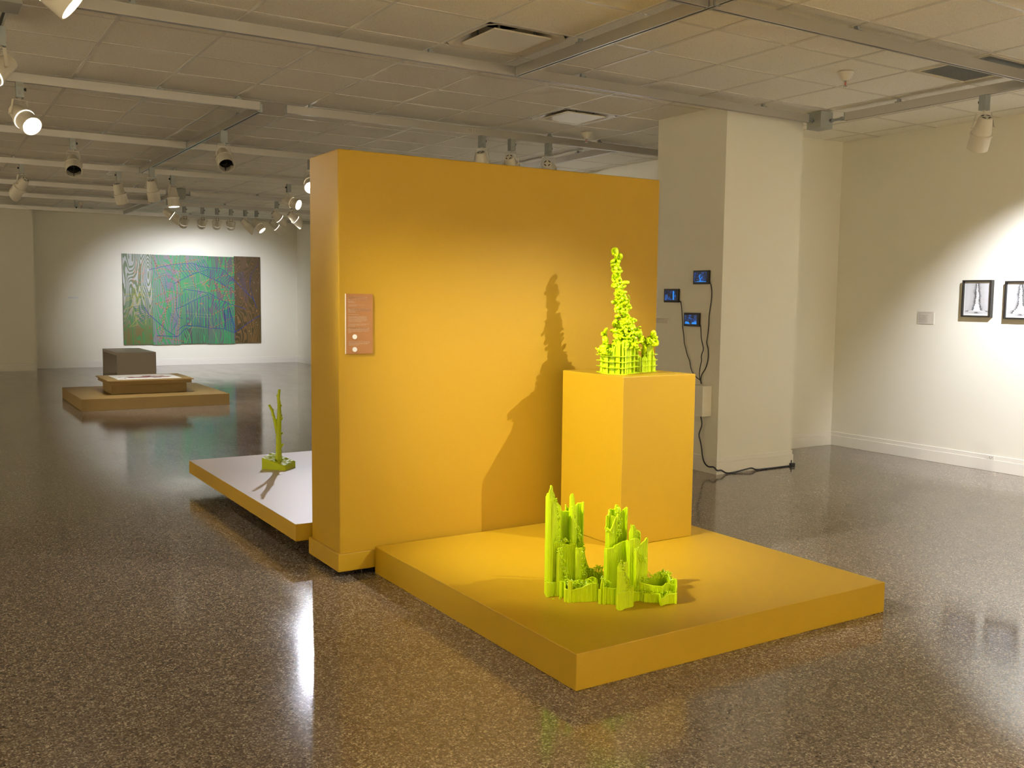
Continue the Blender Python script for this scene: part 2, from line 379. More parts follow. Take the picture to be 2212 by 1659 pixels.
def _hd(o, cut=0, ln=.165):
    prof = [(.020, .086), (.043, .082), (.048, .072), (.060, 0), (.067, -.040), (.078, -.044), (.080, -.052), (.078, -.060), (.073, -.062)]
    o.ring(prof, 32, cap1=False)
    n = len(o.v); seg = 32
    zz = lambda a, r: -ln - cut*(.5-.5*math.cos(a))*1.0
    for (r, z) in ((.0725, -.070), (.0735, None), (.068, None), (.060, -.095), (.046, -.088)):
        for i in range(seg):
            a = 2*PI*i/seg; o.v.append(Vector((r*math.cos(a), r*math.sin(a), zz(a, r) if z is None else z)))
    for j in range(4):
        for i in range(seg): i2 = (i+1) % seg; o.f.append((n+j*seg+i, n+j*seg+i2, n+(j+1)*seg+i2, n+(j+1)*seg+i))
    o.ring([(.0715, -.060), (.0715, -.072)], 32, cap0=False, cap1=False)
def _hd2(o): _hd(o, .0, .165)
def _hd3(o): _hd(o, .085, .135)
me_hd, me_hs = mk('housing', _hd2, M['white_enamel']), mk('housing', _hd3, M['white_enamel'])
def _sl(o):
    for k in range(4):
        a = PI/4+k*PI/2; c, s = math.cos(a), math.sin(a); P = lambda u, w: Vector((c*u-s*w, s*u+c*w, .0868))
        n = len(o.v); o.v += [P(.022, -.011), P(.031, -.014), P(.031, .014), P(.022, .011)]; o.f.append((n, n+1, n+2, n+3))
        o.v += [v+Vector((0, 0, -.004)) for v in (P(.022, -.011), P(.031, -.014), P(.031, .014), P(.022, .011))]
        o.f += [(n+4+i, n+4+(i+1) % 4, n+(i+1) % 4, n+i) for i in range(4)]
me_sl = mk('rear_slots', _sl, M['louver'], False)
me_ring = mk('light_gap', lambda o: o.ring([(.0760, -.0625), (.0768, -.064), (.0760, -.0665)], 32, cap0=False, cap1=False), M['leak'])
me_lens = mk('lens', lambda o: o.ring([(.047, -.092), (.040, -.084)], 24), M['lens'])
def _bf(o):
    o.ring([(.063, -.098), (.058, -.090)], 24)
    o.box(-.062, .062, -.003, .003, -.150, -.098); o.box(-.003, .003, -.062, .062, -.150, -.098)
me_bf = mk('cross_baffle', _bf, M['louver'], False)
proto = {}
def link(name, me, par, rot=None, loc=None):
    o = bpy.data.objects.new(name, me); C.objects.link(o); o.parent = par
    if rot is not None: o.rotation_mode = 'QUATERNION'; o.rotation_quaternion = rot
    if loc is not None: o.location = loc
    return o
GROUPL = 'cream track spotlights'
def spot(x, y, a, label, lit=0, gap=0, snoot=False, baffle=False, trk='x', power=0, angle=50, blend=.6, col=(1, .95, .87), aim=None, size=.03, knob=1):
    from mathutils import Quaternion
    t = thing('track_spotlight', (x, y, ZB-.001), label, 'spotlight', GROUPL)
    if aim is not None: a = (Vector(aim)-Vector((x, y, ZB-.232))).normalized()
    rz = (0 if trk == 'x' else PI/2) + (0 if knob > 0 else PI)
    qa = Quaternion((0, 0, 1), rz)
    ad = link('adapter', me_ad, t, qa); link('knob', me_kn, ad); link('cover_plate', me_pl, ad)
    az = math.atan2(a.y, a.x) if math.hypot(a.x, a.y) > .02 else -PI/2
    link('yoke', me_yk, t, Quaternion((0, 0, 1), az-PI/2))
    # head: local -Z -> a, local X horizontal
    zz = -a; xx = Vector((-math.sin(az), math.cos(az), 0)); xx = -xx; yy = zz.cross(xx).normalized(); xx = yy.cross(zz).normalized()
    if snoot: q = Matrix((( yy.x, -xx.x, zz.x), (yy.y, -xx.y, zz.y), (yy.z, -xx.z, zz.z))).to_quaternion()
    else: q = Matrix(((xx.x, yy.x, zz.x), (xx.y, yy.y, zz.y), (xx.z, yy.z, zz.z))).to_quaternion()
    piv = Vector((0, 0, -.231))
    hd = link('housing', me_hs if snoot else me_hd, t, q, piv); link('rear_slots', me_sl, hd)
    if gap: link('light_gap', me_ring, hd)
    if lit: link('lens', me_lens, hd)
    elif baffle: link('cross_baffle', me_bf, hd)
    else: link('cross_baffle', me_bf, hd)
    if power:
        ld = bpy.data.lights.new('spot_lamp', 'SPOT'); ld.energy = power; ld.spot_size = math.radians(angle); ld.spot_blend = blend; ld.color = col; ld.shadow_soft_size = size
        lo = bpy.data.objects.new('spot_lamp', ld); C.objects.link(lo); lo.parent = t
        lo.rotation_mode = 'QUATERNION'; lo.rotation_quaternion = a.to_track_quat('-Z', 'Y'); lo.location = piv + a*(.16 if not snoot else .2)
    return t
cA, cF, cH, cI, cJ, cM, cL = (v+TW/2 for v in (YA, YF, YH, YI, YJ, YM, YL))
FILL = 1600; WARM = (1, .86, .66); NEUT = (.93, .965, 1.08)
spot(-1.586, cF, ax(.72, -.55, -.42), 'lit spotlight at far left, glowing lens facing right', 1, gap=1, power=60, angle=60)
spot(-.904, cH, ax(.36, -.62, -.70), 'unlit spotlight with dark open mouth, left of the ceiling junction', 0, knob=1)
spot(-1.138, cI, ax(-.68, -.66, .30), 'spotlight tilted down to the left with blue-labelled adapter', 1, snoot=True, knob=-1, power=60, angle=60)
spot(-.063, cI, ax(.12, -.92, .36), 'spotlight hanging almost straight down, left of the middle pair', 1, power=90, angle=70, knob=-1)
spot(XG+TW/2, 6.626, ax(0, -.89, .42), 'spotlight hanging straight down from the track running into depth', 1, trk='y', power=90, angle=70)
spot(.584, cI, ax(.10, -.99, -.03), 'spotlight pointing down with a thin bright rim, right of the middle pair', 1, knob=-1, power=90, angle=70)
spot(XG+TW/2, 3.515, ax(.36, -.62, -.70), 'unlit spotlight with cross baffle below the gold-tinted track end', 0, trk='y')
spot(XG2+TW/2, 10.34, ax(.74, -.56, .30), 'slanted spotlight at left end of the far row, tilted right', 1, gap=1, snoot=True, trk='y', power=60, angle=60)
for x, a, lb in ((1.744, ax(.06, -.40, .90), 'first rear-facing spotlight of the painting row, counted from left'), (2.048, ax(-.16, -.42, .90), 'second rear-facing spotlight of the painting row, turned slightly left'),
                 (2.300, ax(0, -.40, .92), 'third rear-facing spotlight of the painting row'), (2.542, ax(0, -.42, .90), 'fourth rear-facing spotlight of the painting row, last before the tilted ones')):
    spot(x, cM, a, lb, 1, gap=1, power=165, angle=62, blend=.6, col=NEUT, aim=(2.79+(x-2.16)*1.8, 15.2, 1.05))
spot(2.797, cM, ax(.62, -.66, .36), 'long-snouted spotlight tilted right, just left of the brightest lamp', 0, snoot=True)
spot(2.996, cM, ax(.60, -.66, -.12), 'brightest spotlight of the far row, white glare along its barrel', 1, power=120, angle=60)
spot(2.748, cJ, ax(.60, -.60, .45), 'upper left of three tilted spotlights near the partition edge', 1, gap=1, snoot=True, power=60, angle=60)
spot(3.316, cM, ax(.62, -.56, .45), 'lower left of three tilted spotlights near the partition edge', 1, gap=1, snoot=True, power=60, angle=60)
spot(3.012, cJ, ax(.60, -.58, .48), 'right one of three tilted spotlights near the partition edge', 1, gap=1, snoot=True, power=60, angle=60)
spot(2.108, cI, ax(.88, -.30, -.32), 'lit spotlight with visible bulb face left of the partition top', 1, knob=-1, power=120, angle=60)
spot(1.53, cH, None, 'lit spotlight half hidden by the partition upper left edge', 1, power=270, angle=36, blend=.6, col=NEUT, aim=(.26, 1.28, .2), size=.02)
spot(2.287, cF, ax(.12, -.90, .40), 'leftmost of three spotlights peeking over the partition', 1, power=120, angle=60)
spot(2.614, cF, ax(.28, -.66, .68), 'middle of three spotlights peeking over the partition', 1, gap=1, power=160, angle=60, col=NEUT)
spot(3.039, cF, ax(.14, -.36, .92), 'rightmost of three spotlights peeking over the partition', 1, power=200, angle=60, col=NEUT)
spot(XD+TW/2, -1.332, ax(.06, -.82, .56), 'single spotlight hanging high on the right in front of the beige wall', 0, trk='y', knob=1)
spot(XTL+TW/2, .775, ax(-.45, -.62, -.62), 'spotlight cut off by the left photo edge, glowing rim', 1, gap=1, trk='y', power=90, angle=60)
spot(XTL+TW/2, -1.13, None, 'large lit spotlight cut off by the top photo edge', 1, trk='y', power=90, angle=50, blend=.8, aim=(.85, -1.66, .55), size=.02)
KX = spot(XTL+TW/2, -1.66, None, 'spotlight overhead left of the view, aimed at the pedestal', 1, trk='y', power=640, angle=50, blend=.9, col=(1, .95, .86), aim=(.9, -1.55, .62), size=.01)
# fixtures outside the frame: key and wall lamps first, then added fill lamps
spot(2.08, -3.45, None, 'key spotlight overhead aimed at the pedestal', 1, power=340, angle=50, blend=.9, col=(1, .95, .86), aim=(.8, -1.35, .75), size=.008)
spot(XD+TW/2, -1.95, None, 'spotlight overhead lighting the framed drawings', 1, trk='y', power=480, angle=76, blend=.85, col=NEUT, aim=(5.75, -1.3, 1.28), size=.012)
spot(XD+TW/2, -3.4, None, 'spotlight overhead lighting the right wall further along', 1, trk='y', power=480, angle=62, blend=.8, col=NEUT, aim=(5.75, -3.0, 1.25), size=.012)
for x, y, p, aim in ((-1.2, -3.45, 260, (-1.6, -4.6, 0)), (.2, -3.45, 260, (.4, -5.6, 0)), (3.4, -3.45, 300, (3.6, -4.6, 0)), (1.1, -3.45, 200, (2.4, -6.6, .6))):
    spot(x, y, None, 'added fill spotlight overhead near the photographer lighting the open floor', 1, power=p, angle=80, blend=.9, col=WARM, aim=aim)  # added warm fill, raises the ambient light from the floor
for x, y, p, aim in ((-3.3, cF, 220, (-4.5, 1.2, .2)), (-3.0, cI, 220, (-4.6, 7.5, .6)), (-2.6, cM, 180, (-3.6, 12.0, .4)), (4.2, cI, 160, (5.0, 8.0, 1.2)), (4.3, cM, 160, (5.0, 12.0, 1.2))):
    spot(x, y, None, 'added fill spotlight on the cross tracks outside the view lighting bare wall and floor', 1, power=p, angle=80, blend=.9, col=WARM, aim=aim)  # unseen fill lamps added to brighten the far room
track('x', -7.2, -6.2, 5.2, 'added track for fill spotlights behind the photographer in front of the unseen wall')  # this track and the next are added to carry fill lamps
track('y', -5.2, -6.0, 13.6, 'added track for fill spotlights along the unseen left wall')
for x in (-5.0, -2.6, -.2, 2.2, 4.4):
    spot(x, -7.18, None, 'added fill spotlight behind the photographer washing the unseen front wall', 1, power=FILL*.72, angle=95, blend=.9, col=WARM, aim=(x, -9.5, 1.5))  # added fill: light bounces off the front wall as soft ambient
for y in (-3.6, -.4, 2.8, 6.0, 9.2, 12.4):
    spot(-5.18, y, None, 'added fill spotlight washing the unseen left wall', 1, trk='y', power=FILL*(.55 if y < 4 else .28), angle=95, blend=.9, col=WARM, aim=(-7.5, y, 1.4))  # added fill: warm ambient bounced off the left wall
# bare adapter
t = thing('track_adapter', (.037, cM, ZB+.001), 'bare grey adapter without a lamp on the far left cross track', 'track adapter')
link('adapter_body', me_ad, t); link('knob', mk('knob', lambda o: o.ring([(.006, -.108), (.012, -.116), (.012, -.128), (.006, -.132)], 10), M['black']), t)

# ------------------------------------------------------------------ yellow partition, platform, pedestal
t = thing('freestanding_partition', (.62, -.7, 0), 'ochre yellow freestanding partition with baseboard, in the middle of the room', 'partition')
MB().box(-.446, 1.686, -.905, -.493, .03, 2.222).build('panel', M['yellow'], t, bevel=.006)
o = MB(); o.box(-.461, 1.701, -.922, -.478, .03, .125); o.build('baseboard', M['yellow_flat'], t, bevel=.003)
for x in (-.30, 1.5):
    for y in (-.80, -.60):
        MB().tube([(x-.015, y, .016), (x+.015, y, .016)], .016, 12).build('caster', M['rubber'], t)
def plinth(name, c0, w, d, z0, z1, rot, m, label, cat, top=None):
    t = thing(name, (c0[0], c0[1], z0), label, cat); ca, sa = math.cos(rot), math.sin(rot)
    P = lambda u, v: (c0[0]+ca*u-sa*v, c0[1]+sa*u+ca*v)
    MB().prism([P(0, 0), P(w, 0), P(w, d), P(0, d)], z0, z1).build('body', m, t, bevel=.003)
    return t
plinth('low_platform', (-.243, -2.748), 1.825, 1.815, 0, .145, .008, M['yellow_flat'], 'low square ochre platform on the terrazzo in front of the partition', 'platform')
plinth('pedestal', (.872, -1.602), .52, .545, .146, 1.066, .018, M['yellow_flat'], 'tall bright yellow pedestal standing on the front platform', 'pedestal')
# floating platform behind the partition
t = thing('floating_platform', (.1, .7, 0), 'pale-topped platform floating above the floor behind the partition', 'platform')
o = MB().box(-.531, .69, -.465, 1.962, .102, .1985).build('body', M['yellow_flat'], t, bevel=.002)
MB().box(-.531, .69, -.465, 1.962, .1985, .2005).build('top_sheet', M['paletop'], t)
MB().box(-.10, .40, -.10, 1.55, 0, .102).build('plinth_base', M['rubber'], t)

# wall text panel
def text_mesh(lines, m, name, parent, place):
    """lines: (text, size, u, v); place(u, v) -> world; depth along place normal handled by caller"""
    o = MB()
    for s, size, u, v in lines:
        cu = bpy.data.curves.new('t', 'FONT'); cu.body = s; cu.size = size; cu.resolution_u = 1
        ob = bpy.data.objects.new('t', cu); C.objects.link(ob); dg = bpy.context.evaluated_depsgraph_get(); me = bpy.data.meshes.new_from_object(ob.evaluated_get(dg))
        n = len(o.v); o.v += [place(u+q.co.x, v+q.co.y) for q in me.vertices]; o.f += [tuple(n+i for i in pl.vertices) for pl in me.polygons]
        bpy.data.objects.remove(ob); bpy.data.curves.remove(cu); bpy.data.meshes.remove(me)
    return o.build(name, m, parent)
yw = -.9055
t = thing('text_panel', (-.335, yw, 1.333), 'narrow orange-brown text panel on the partition left of centre', 'wall label')
MB().box(-.410, -.2605, yw-.008, yw, 1.1775, 1.4885).build('card', M['orange'], t)
MB().box(-.4115, -.410, yw-.008, yw, 1.1775, 1.4885).build('card_edge', M['paper'], t)
x0 = -.397; L = []
def para(y, rows, size, dy):
    for k, s in enumerate(rows): L.append((s, size, x0, y-k*dy))
BL = []
BL += [('After Five VR Gesture Object 01 - After Rio,', .0058, x0, 1.4685), ('After Five VR Gesture Object 02 - Stage Set,', .0058, x0, 1.4575),
       ('After Five VR Gesture Object 01 - After Rio video,', .0058, x0, 1.4085), ('After Five VR Gesture Object 02 - Stage Set video,', .0058, x0, 1.4025),
       ('After Five VR Gesture Object 01 - After Rio video', .0058, x0, 1.3095), ('After Five VR Gesture Object 02 - Stage Set video', .0058, x0, 1.2385)]
BL += [(s, z, u+.0002, v) for s, z, u, v in BL]
para(1.4475, ['3D printed PLA', 'collection of the artist'], .0048, .0055)
para(1.4300, ['3D models printed from a VR gesture drawing', 'fabrication by the artist'], .0048, .0055)
para(1.3970, ['digital moving image', 'collection of the artist'], .0048, .0055)
para(1.3800, ['video produced by the artist'], .0048, .0055)
para(1.3695, ['These gesture drawings - inspired by the artist using', 'hand signals and made from their positions in the air -', 'were then printed, and extruded to form the upright', 'objects shown, allowing the gestures to be performed', 'and then re-read as objects that take up the room,', 'beyond the picture and moving frame.'], .0048, .0055)
para(1.3310, ['The original gesture drawing made in virtual reality can only', 'be seen by scanning or tapping the tag placed here', 'beside each VR tag.'], .0048, .0055)
para(1.3040, ['In this object forms of the support structures were printed', 'leaving the columns that support suspended lines. The object', 'was printed upright before it was placed on its side of the', 'pedestal.'], .0048, .0055)
para(1.2330, ['This object has its supports removed. Even so, drawing marks', 'of the gesture remain on the lower side of the sculpture', 'as marks of the printed form.'], .0048, .0055)
pl = lambda u, v: Vector((u, yw-.0086, v))
text_mesh(BL, M['whiteink'], 'title_text', t, pl); text_mesh(L, M['whiteink'], 'body_text', t, pl)
for z in (1.266, 1.200):
    o = MB(); n = 24; cx = -.362
    o.v = [Vector((cx+.0125*math.cos(2*PI*i/n), yw-.0115, z+.0125*math.sin(2*PI*i/n))) for i in range(n)] + [Vector((cx+.0125*math.cos(2*PI*i/n), yw-.008, z+.0125*math.sin(2*PI*i/n))) for i in range(n)]
    o.f = [tuple(range(n))] + [(i, (i+1) % n, n+(i+1) % n, n+i) for i in range(n)]
    o.build('round_tag', M['paper'], t)

# ------------------------------------------------------------------ neon curtain sculpture on the platform
ZP = .1455
S4 = 4.254
def cpt(x, y): return onz(1020+x/S4, 1020+y/S4, ZP)
def curtain(o, nodes, thick=.0045, cor=.0014, per=.0075, bottom=None, closed=False):
    """nodes: (column, row of foot, row of top) measured on the photo; the wall stands on the platform along the foot line"""
    P = []
    for x, b, tp in nodes:
        g = cpt(x, b); P.append((Vector((g.x, g.y)), max(hz(g, 1020+tp/S4)-ZP, .004)))
    if closed: P.append(P[0])
    pts = []; acc = R.random()
    for (a, ha), (b, hb) in zip(P, P[1:]):
        L_ = max((b-a).length, 1e-4); n = max(2, int(L_/.0022))
        for k in range(n): w = k/n; pts.append((a.lerp(b, w), ha+(hb-ha)*w, acc+L_*w))
        acc += L_
    pts.append((P[-1][0], P[-1][1], acc))
    rows = []
    for i, (p, h, s) in enumerate(pts):
        q0, q1 = pts[max(i-1, 0)][0], pts[min(i+1, len(pts)-1)][0]; d = (q1-q0)
        d = d.normalized() if d.length > 1e-7 else Vector((1, 0)); nrm = Vector((-d.y, d.x))
        off = cor*(math.sin(s*2*PI/per)+.6*math.sin(s*2*PI/(per*2.7)+1.3)) + .004*noise.noise(Vector((s*14, 3.1, 0)))
        c = p+nrm*off; hh = h + .0035*noise.noise(Vector((s*60, 0, 5)))
        rows.append((c+nrm*thick/2, c-nrm*thick/2, hh))
    n = len(o.v)
    for a, b, h in rows:
        o.v += [Vector((a.x, a.y, ZP)), Vector((b.x, b.y, ZP)), Vector((b.x, b.y, ZP+h)), Vector((a.x, a.y, ZP+h))]
    for i in range(len(rows)-1):
        for j in range(4): o.f.append((n+4*i+j, n+4*i+(j+1) % 4, n+4*(i+1)+(j+1) % 4, n+4*(i+1)+j))
    o.f += [(n+3, n+2, n+1, n), tuple(n+4*(len(rows)-1)+j for j in range(4))]
    # rounded lip along the top edge
    o.tube([Vector(((a.x+b.x)/2, (a.y+b.y)/2, ZP+h)) for a, b, h in rows[::4]], thick*.72, 6)
    return rows
def strings(o, nodes, n, r=.0022, jit=.010):
    """loose printed filament tangled down a slope; nodes (column, foot row, row)"""
    A = []
    for x, b, y in nodes: g = cpt(x, b); A.append(Vector((g.x, g.y, hz(g, 1020+y/S4))))
    for k in range(n):
        w = R.random()*(len(A)-1); i = min(int(w), len(A)-2); p = A[i].lerp(A[i+1], w-i)
        pts = [p + Vector((R.uniform(-1, 1), R.uniform(-1, 1), R.uniform(-1, 1)))*jit]
        d = Vector((R.uniform(-1, 1), R.uniform(-1, 1), R.uniform(-.7, .7))).normalized()
        for q in range(5):
            d = (d + Vector((R.uniform(-1, 1), R.uniform(-1, 1), R.uniform(-1, 1)))*.9).normalized(); nx = pts[-1]+d*.006
            nx = p + (nx-p)*min(1, jit*1.6/max((nx-p).length, 1e-6)); pts.append(nx)
        pts = [Vector((q.x, q.y, max(q.z, ZP+.003))) for q in pts]
        o.tube(pts, r, 5)
g0 = cpt(1250, 1180)
t = thing('curtain_sculpture', (g0.x, g0.y, ZP), 'low neon-green ridged sculpture with castle-like towers on the front platform', 'sculpture')
# tall left tower
o = MB()
curtain(o, [(668, 1115, 225), (676, 1128, 200), (692, 1138, 190), (706, 1136, 120), (714, 1132, 122), (722, 1122, 180), (738, 1110, 215), (742, 1080, 260), (722, 1062, 250), (690, 1062, 240), (670, 1085, 235)], closed=True)
curtain(o, [(700, 1142, 262), (722, 1140, 262), (732, 1130, 275)]); curtain(o, [(742, 1100, 285), (768, 1092, 282), (780, 1070, 292), (795, 1050, 315), (800, 1020, 345)])
curtain(o, [(735, 1120, 655), (752, 1105, 642), (776, 1080, 600), (800, 1085, 640)])
strings(o, [(735, 1100, 240), (750, 1090, 330), (765, 1080, 420), (775, 1080, 520), (790, 1080, 600)], 46)
strings(o, [(705, 1130, 200), (735, 1110, 290)], 14)
o.build('left_tower', M['neon'], t, smooth='auto')
o = MB()
curtain(o, [(798, 1030, 350), (822, 1020, 362), (860, 1012, 360), (892, 1015, 368), (905, 1030, 400)])
curtain(o, [(845, 985, 298), (862, 978, 330), (884, 985, 330)])
curtain(o, [(886, 1035, 235), (893, 1040, 205), (905, 1042, 192), (916, 1040, 212), (926, 1030, 300), (935, 1015, 310), (960, 1005, 285), (985, 1005, 285), (1002, 1010, 275), (1008, 1022, 280)])
curtain(o, [(895, 1050, 318), (918, 1055, 320), (930, 1050, 420), (945, 1048, 400)])
curtain(o, [(1006, 1022, 600), (1015, 1020, 680), (1030, 1015, 770), (1048, 1012, 830), (1062, 1010, 880), (1085, 1005, 890)])
strings(o, [(905, 1040, 330), (925, 1045, 420), (955, 1045, 530), (975, 1045, 600), (1000, 1045, 700), (1010, 1040, 800), (1040, 1040, 900), (1080, 1035, 960)], 120)
o.build('right_tower', M['neon'], t, smooth='auto')
o = MB()
curtain(o, [(736, 1128, 660), (770, 1120, 640), (800, 1118, 652), (835, 1112, 664), (880, 1110, 672), (930, 1112, 668), (950, 1118, 655)])
curtain(o, [(942, 1125, 700), (958, 1128, 698), (975, 1122, 712), (990, 1120, 690), (1003, 1110, 700)])
curtain(o, [(772, 1135, 780), (790, 1138, 725), (812, 1132, 705), (822, 1128, 780)])
strings(o, [(795, 1135, 700), (810, 1135, 780), (825, 1130, 850), (850, 1130, 930), (875, 1130, 990)], 60)
strings(o, [(800, 1115, 600), (850, 1115, 640), (930, 1115, 665)], 18, jit=.014)
strings(o, [(990, 1120, 720), (1000, 1115, 850), (1020, 1110, 950)], 50)
o.build('middle_wall', M['neon'], t, smooth='auto')
o = MB()
curtain(o, [(668, 1108, 990), (690, 1150, 1010), (705, 1146, 1022), (760, 1132, 1012), (780, 1125, 1000), (800, 1138, 1008), (815, 1152, 1000), (835, 1148, 1012), (848, 1150, 1010), (850, 1192, 1075), (905, 1198, 1090), (930, 1196, 1082), (990, 1192, 1068), (1030, 1192, 1052), (1062, 1190, 1035), (1100, 1188, 1020), (1158, 1186, 1028)])
curtain(o, [(876, 1196, 985), (895, 1198, 1000), (915, 1196, 1005)])
curtain(o, [(915, 1150, 1010), (980, 1140, 990), (1040, 1130, 1005), (1100, 1120, 960), (1150, 1125, 990)])
strings(o, [(690, 1130, 985), (760, 1120, 1000), (840, 1130, 1000), (920, 1160, 1035), (1000, 1160, 1040), (1080, 1150, 1020)], 130, jit=.013)
strings(o, [(1090, 1080, 890), (1130, 1085, 930), (1160, 1085, 870), (1190, 1090, 930)], 26, jit=.014)
curtain(o, [(1075, 1060, 890), (1105, 1055, 885), (1125, 1060, 920), (1185, 1070, 920), (1195, 1080, 940)])
o.build('front_left_wall', M['neon'], t, smooth='auto')
o = MB()
curtain(o, [(1216, 1075, 410), (1224, 1080, 395), (1240, 1078, 400), (1243, 1060, 350), (1262, 1050, 340), (1290, 1048, 352), (1302, 1055, 300), (1312, 1056, 293), (1322, 1050, 310), (1340, 1045, 345), (1352, 1042, 362), (1375, 1045, 345), (1400, 1050, 322), (1410, 1060, 330)])
curtain(o, [(1262, 1090, 402), (1285, 1092, 405), (1300, 1085, 420), (1318, 1085, 420), (1325, 1075, 360)])
curtain(o, [(1228, 1100, 512), (1240, 1105, 520), (1258, 1105, 530), (1275, 1100, 500), (1300, 1095, 420)])
strings(o, [(1320, 1070, 330), (1330, 1075, 400), (1335, 1080, 500), (1330, 1085, 600)], 60); strings(o, [(1240, 1100, 520), (1260, 1100, 560)], 12)
o.build('center_tower', M['neon'], t, smooth='auto')
o = MB()
curtain(o, [(1206, 1130, 702), (1225, 1138, 705), (1260, 1138, 704), (1290, 1130, 694), (1308, 1115, 672), (1330, 1105, 660), (1360, 1098, 642), (1400, 1095, 630), (1415, 1105, 628), (1422, 1125, 640), (1450, 1132, 622), (1480, 1132, 612), (1512, 1125, 616), (1530, 1112, 640)])
o.build('broad_wall', M['neon'], t, smooth='auto')
o = MB()
curtain(o, [(1432, 1085, 560), (1440, 1095, 535), (1447, 1098, 495), (1460, 1100, 488), (1472, 1098, 484), (1480, 1092, 510), (1492, 1088, 540), (1510, 1080, 535), (1524, 1078, 550), (1533, 1085, 560)])
curtain(o, [(1530, 1110, 680), (1550, 1105, 655), (1572, 1100, 630), (1590, 1095, 600), (1598, 1092, 605), (1590, 1075, 640)])
strings(o, [(1465, 1090, 500), (1490, 1085, 560), (1515, 1085, 600)], 30)
o.build('right_spire', M['neon'], t, smooth='auto')
o = MB()
curtain(o, [(1482, 1160, 745), (1490, 1165, 712), (1500, 1166, 705), (1510, 1164, 735), (1518, 1155, 810), (1535, 1152, 822), (1555, 1150, 818), (1570, 1145, 800), (1590, 1138, 790), (1596, 1120, 800)])
strings(o, [(1495, 1160, 710), (1520, 1155, 770), (1545, 1150, 800), (1570, 1145, 820)], 34)
o.build('slender_spire', M['neon'], t, smooth='auto')
o = MB()
curtain(o, [(1330, 1245, 880), (1340, 1252, 850), (1350, 1255, 840), (1362, 1248, 850), (1390, 1235, 850), (1410, 1215, 828), (1415, 1190, 845), (1402, 1175, 880), (1372, 1172, 905)])
curtain(o, [(1326, 1256, 1120), (1338, 1262, 915), (1360, 1264, 905), (1382, 1255, 915), (1400, 1248, 960), (1420, 1244, 1000), (1445, 1240, 1060), (1468, 1236, 1045), (1476, 1222, 1060)])
curtain(o, [(1324, 1250, 1120), (1346, 1272, 1108), (1370, 1270, 1100), (1390, 1255, 1095), (1418, 1248, 1098), (1440, 1244, 1080), (1466, 1236, 1060)])
strings(o, [(1345, 1255, 840), (1370, 1245, 840), (1400, 1230, 830)], 14); strings(o, [(1385, 1250, 920), (1410, 1245, 980), (1440, 1240, 1050), (1420, 1240, 1090)], 50)
o.build('front_block', M['neon'], t, smooth='auto')
o = MB()
curtain(o, [(1158, 1208, 1075), (1176, 1212, 1078), (1182, 1205, 975), (1196, 1205, 978), (1205, 1212, 1060), (1225, 1214, 1060), (1240, 1212, 1070), (1290, 1216, 1072), (1330, 1215, 1068)])
curtain(o, [(1205, 1180, 1000), (1225, 1172, 995), (1255, 1170, 1000), (1262, 1185, 1040), (1255, 1195, 1055)])
strings(o, [(1180, 1200, 980), (1220, 1180, 1010), (1260, 1180, 1050)], 24)
o.build('cup_wall', M['neon'], t, smooth='auto')
o = MB()
curtain(o, [(1470, 1180, 1095), (1490, 1185, 1100), (1540, 1182, 1108), (1590, 1195, 1118), (1650, 1198, 1120), (1720, 1204, 1122), (1732, 1228, 1160), (1745, 1228, 1170), (1775, 1215, 1140), (1800, 1208, 1122), (1840, 1206, 1120), (1874, 1210, 1112), (1872, 1180, 985), (1850, 1165, 985), (1815, 1158, 995), (1795, 1150, 940), (1800, 1120, 920), (1760, 1105, 915), (1750, 1103, 890), (1740, 1103, 915), (1705, 1105, 930), (1692, 1120, 960), (1650, 1125, 975), (1605, 1130, 975), (1580, 1140, 945), (1550, 1150, 960), (1525, 1160, 990), (1515, 1170, 1060)])
curtain(o, [(1525, 1172, 1000), (1545, 1176, 1020), (1590, 1178, 1030), (1640, 1180, 1045), (1700, 1182, 1048), (1750, 1184, 1055), (1770, 1180, 1020), (1820, 1175, 1030), (1868, 1178, 1040)])
strings(o, [(1500, 1180, 1100), (1600, 1190, 1110), (1700, 1195, 1120), (1800, 1200, 1120), (1865, 1195, 1110)], 60, jit=.009)
strings(o, [(1530, 1165, 990), (1600, 1150, 980), (1700, 1130, 950), (1790, 1140, 930), (1860, 1160, 1000)], 80, jit=.010)
p = [cpt(x, 1120) for x in (1605, 1625, 1645)]; o.tube([Vector((p[0].x, p[0].y, hz(p[0], 1020+915/S4))), Vector((p[1].x, p[1].y, hz(p[1], 1020+925/S4))), Vector((p[2].x, p[2].y, hz(p[2], 1020+965/S4)))], .0018, 5)
o.build('right_ring_wall', M['neon'], t, smooth='auto')
o = MB()
for k in range(60):
    q = cpt(R.uniform(700, 1850), R.uniform(1110, 1190)); o.box(q.x-.004, q.x+.004, q.y-.003, q.y+.003, ZP, ZP+R.uniform(.002, .012))
bm_pts = [(690, 1130), (1150, 1175), (1470, 1170), (1850, 1180), (1800, 1150), (1100, 1120)]
o.build('base_crumbs', M['neon'], t)

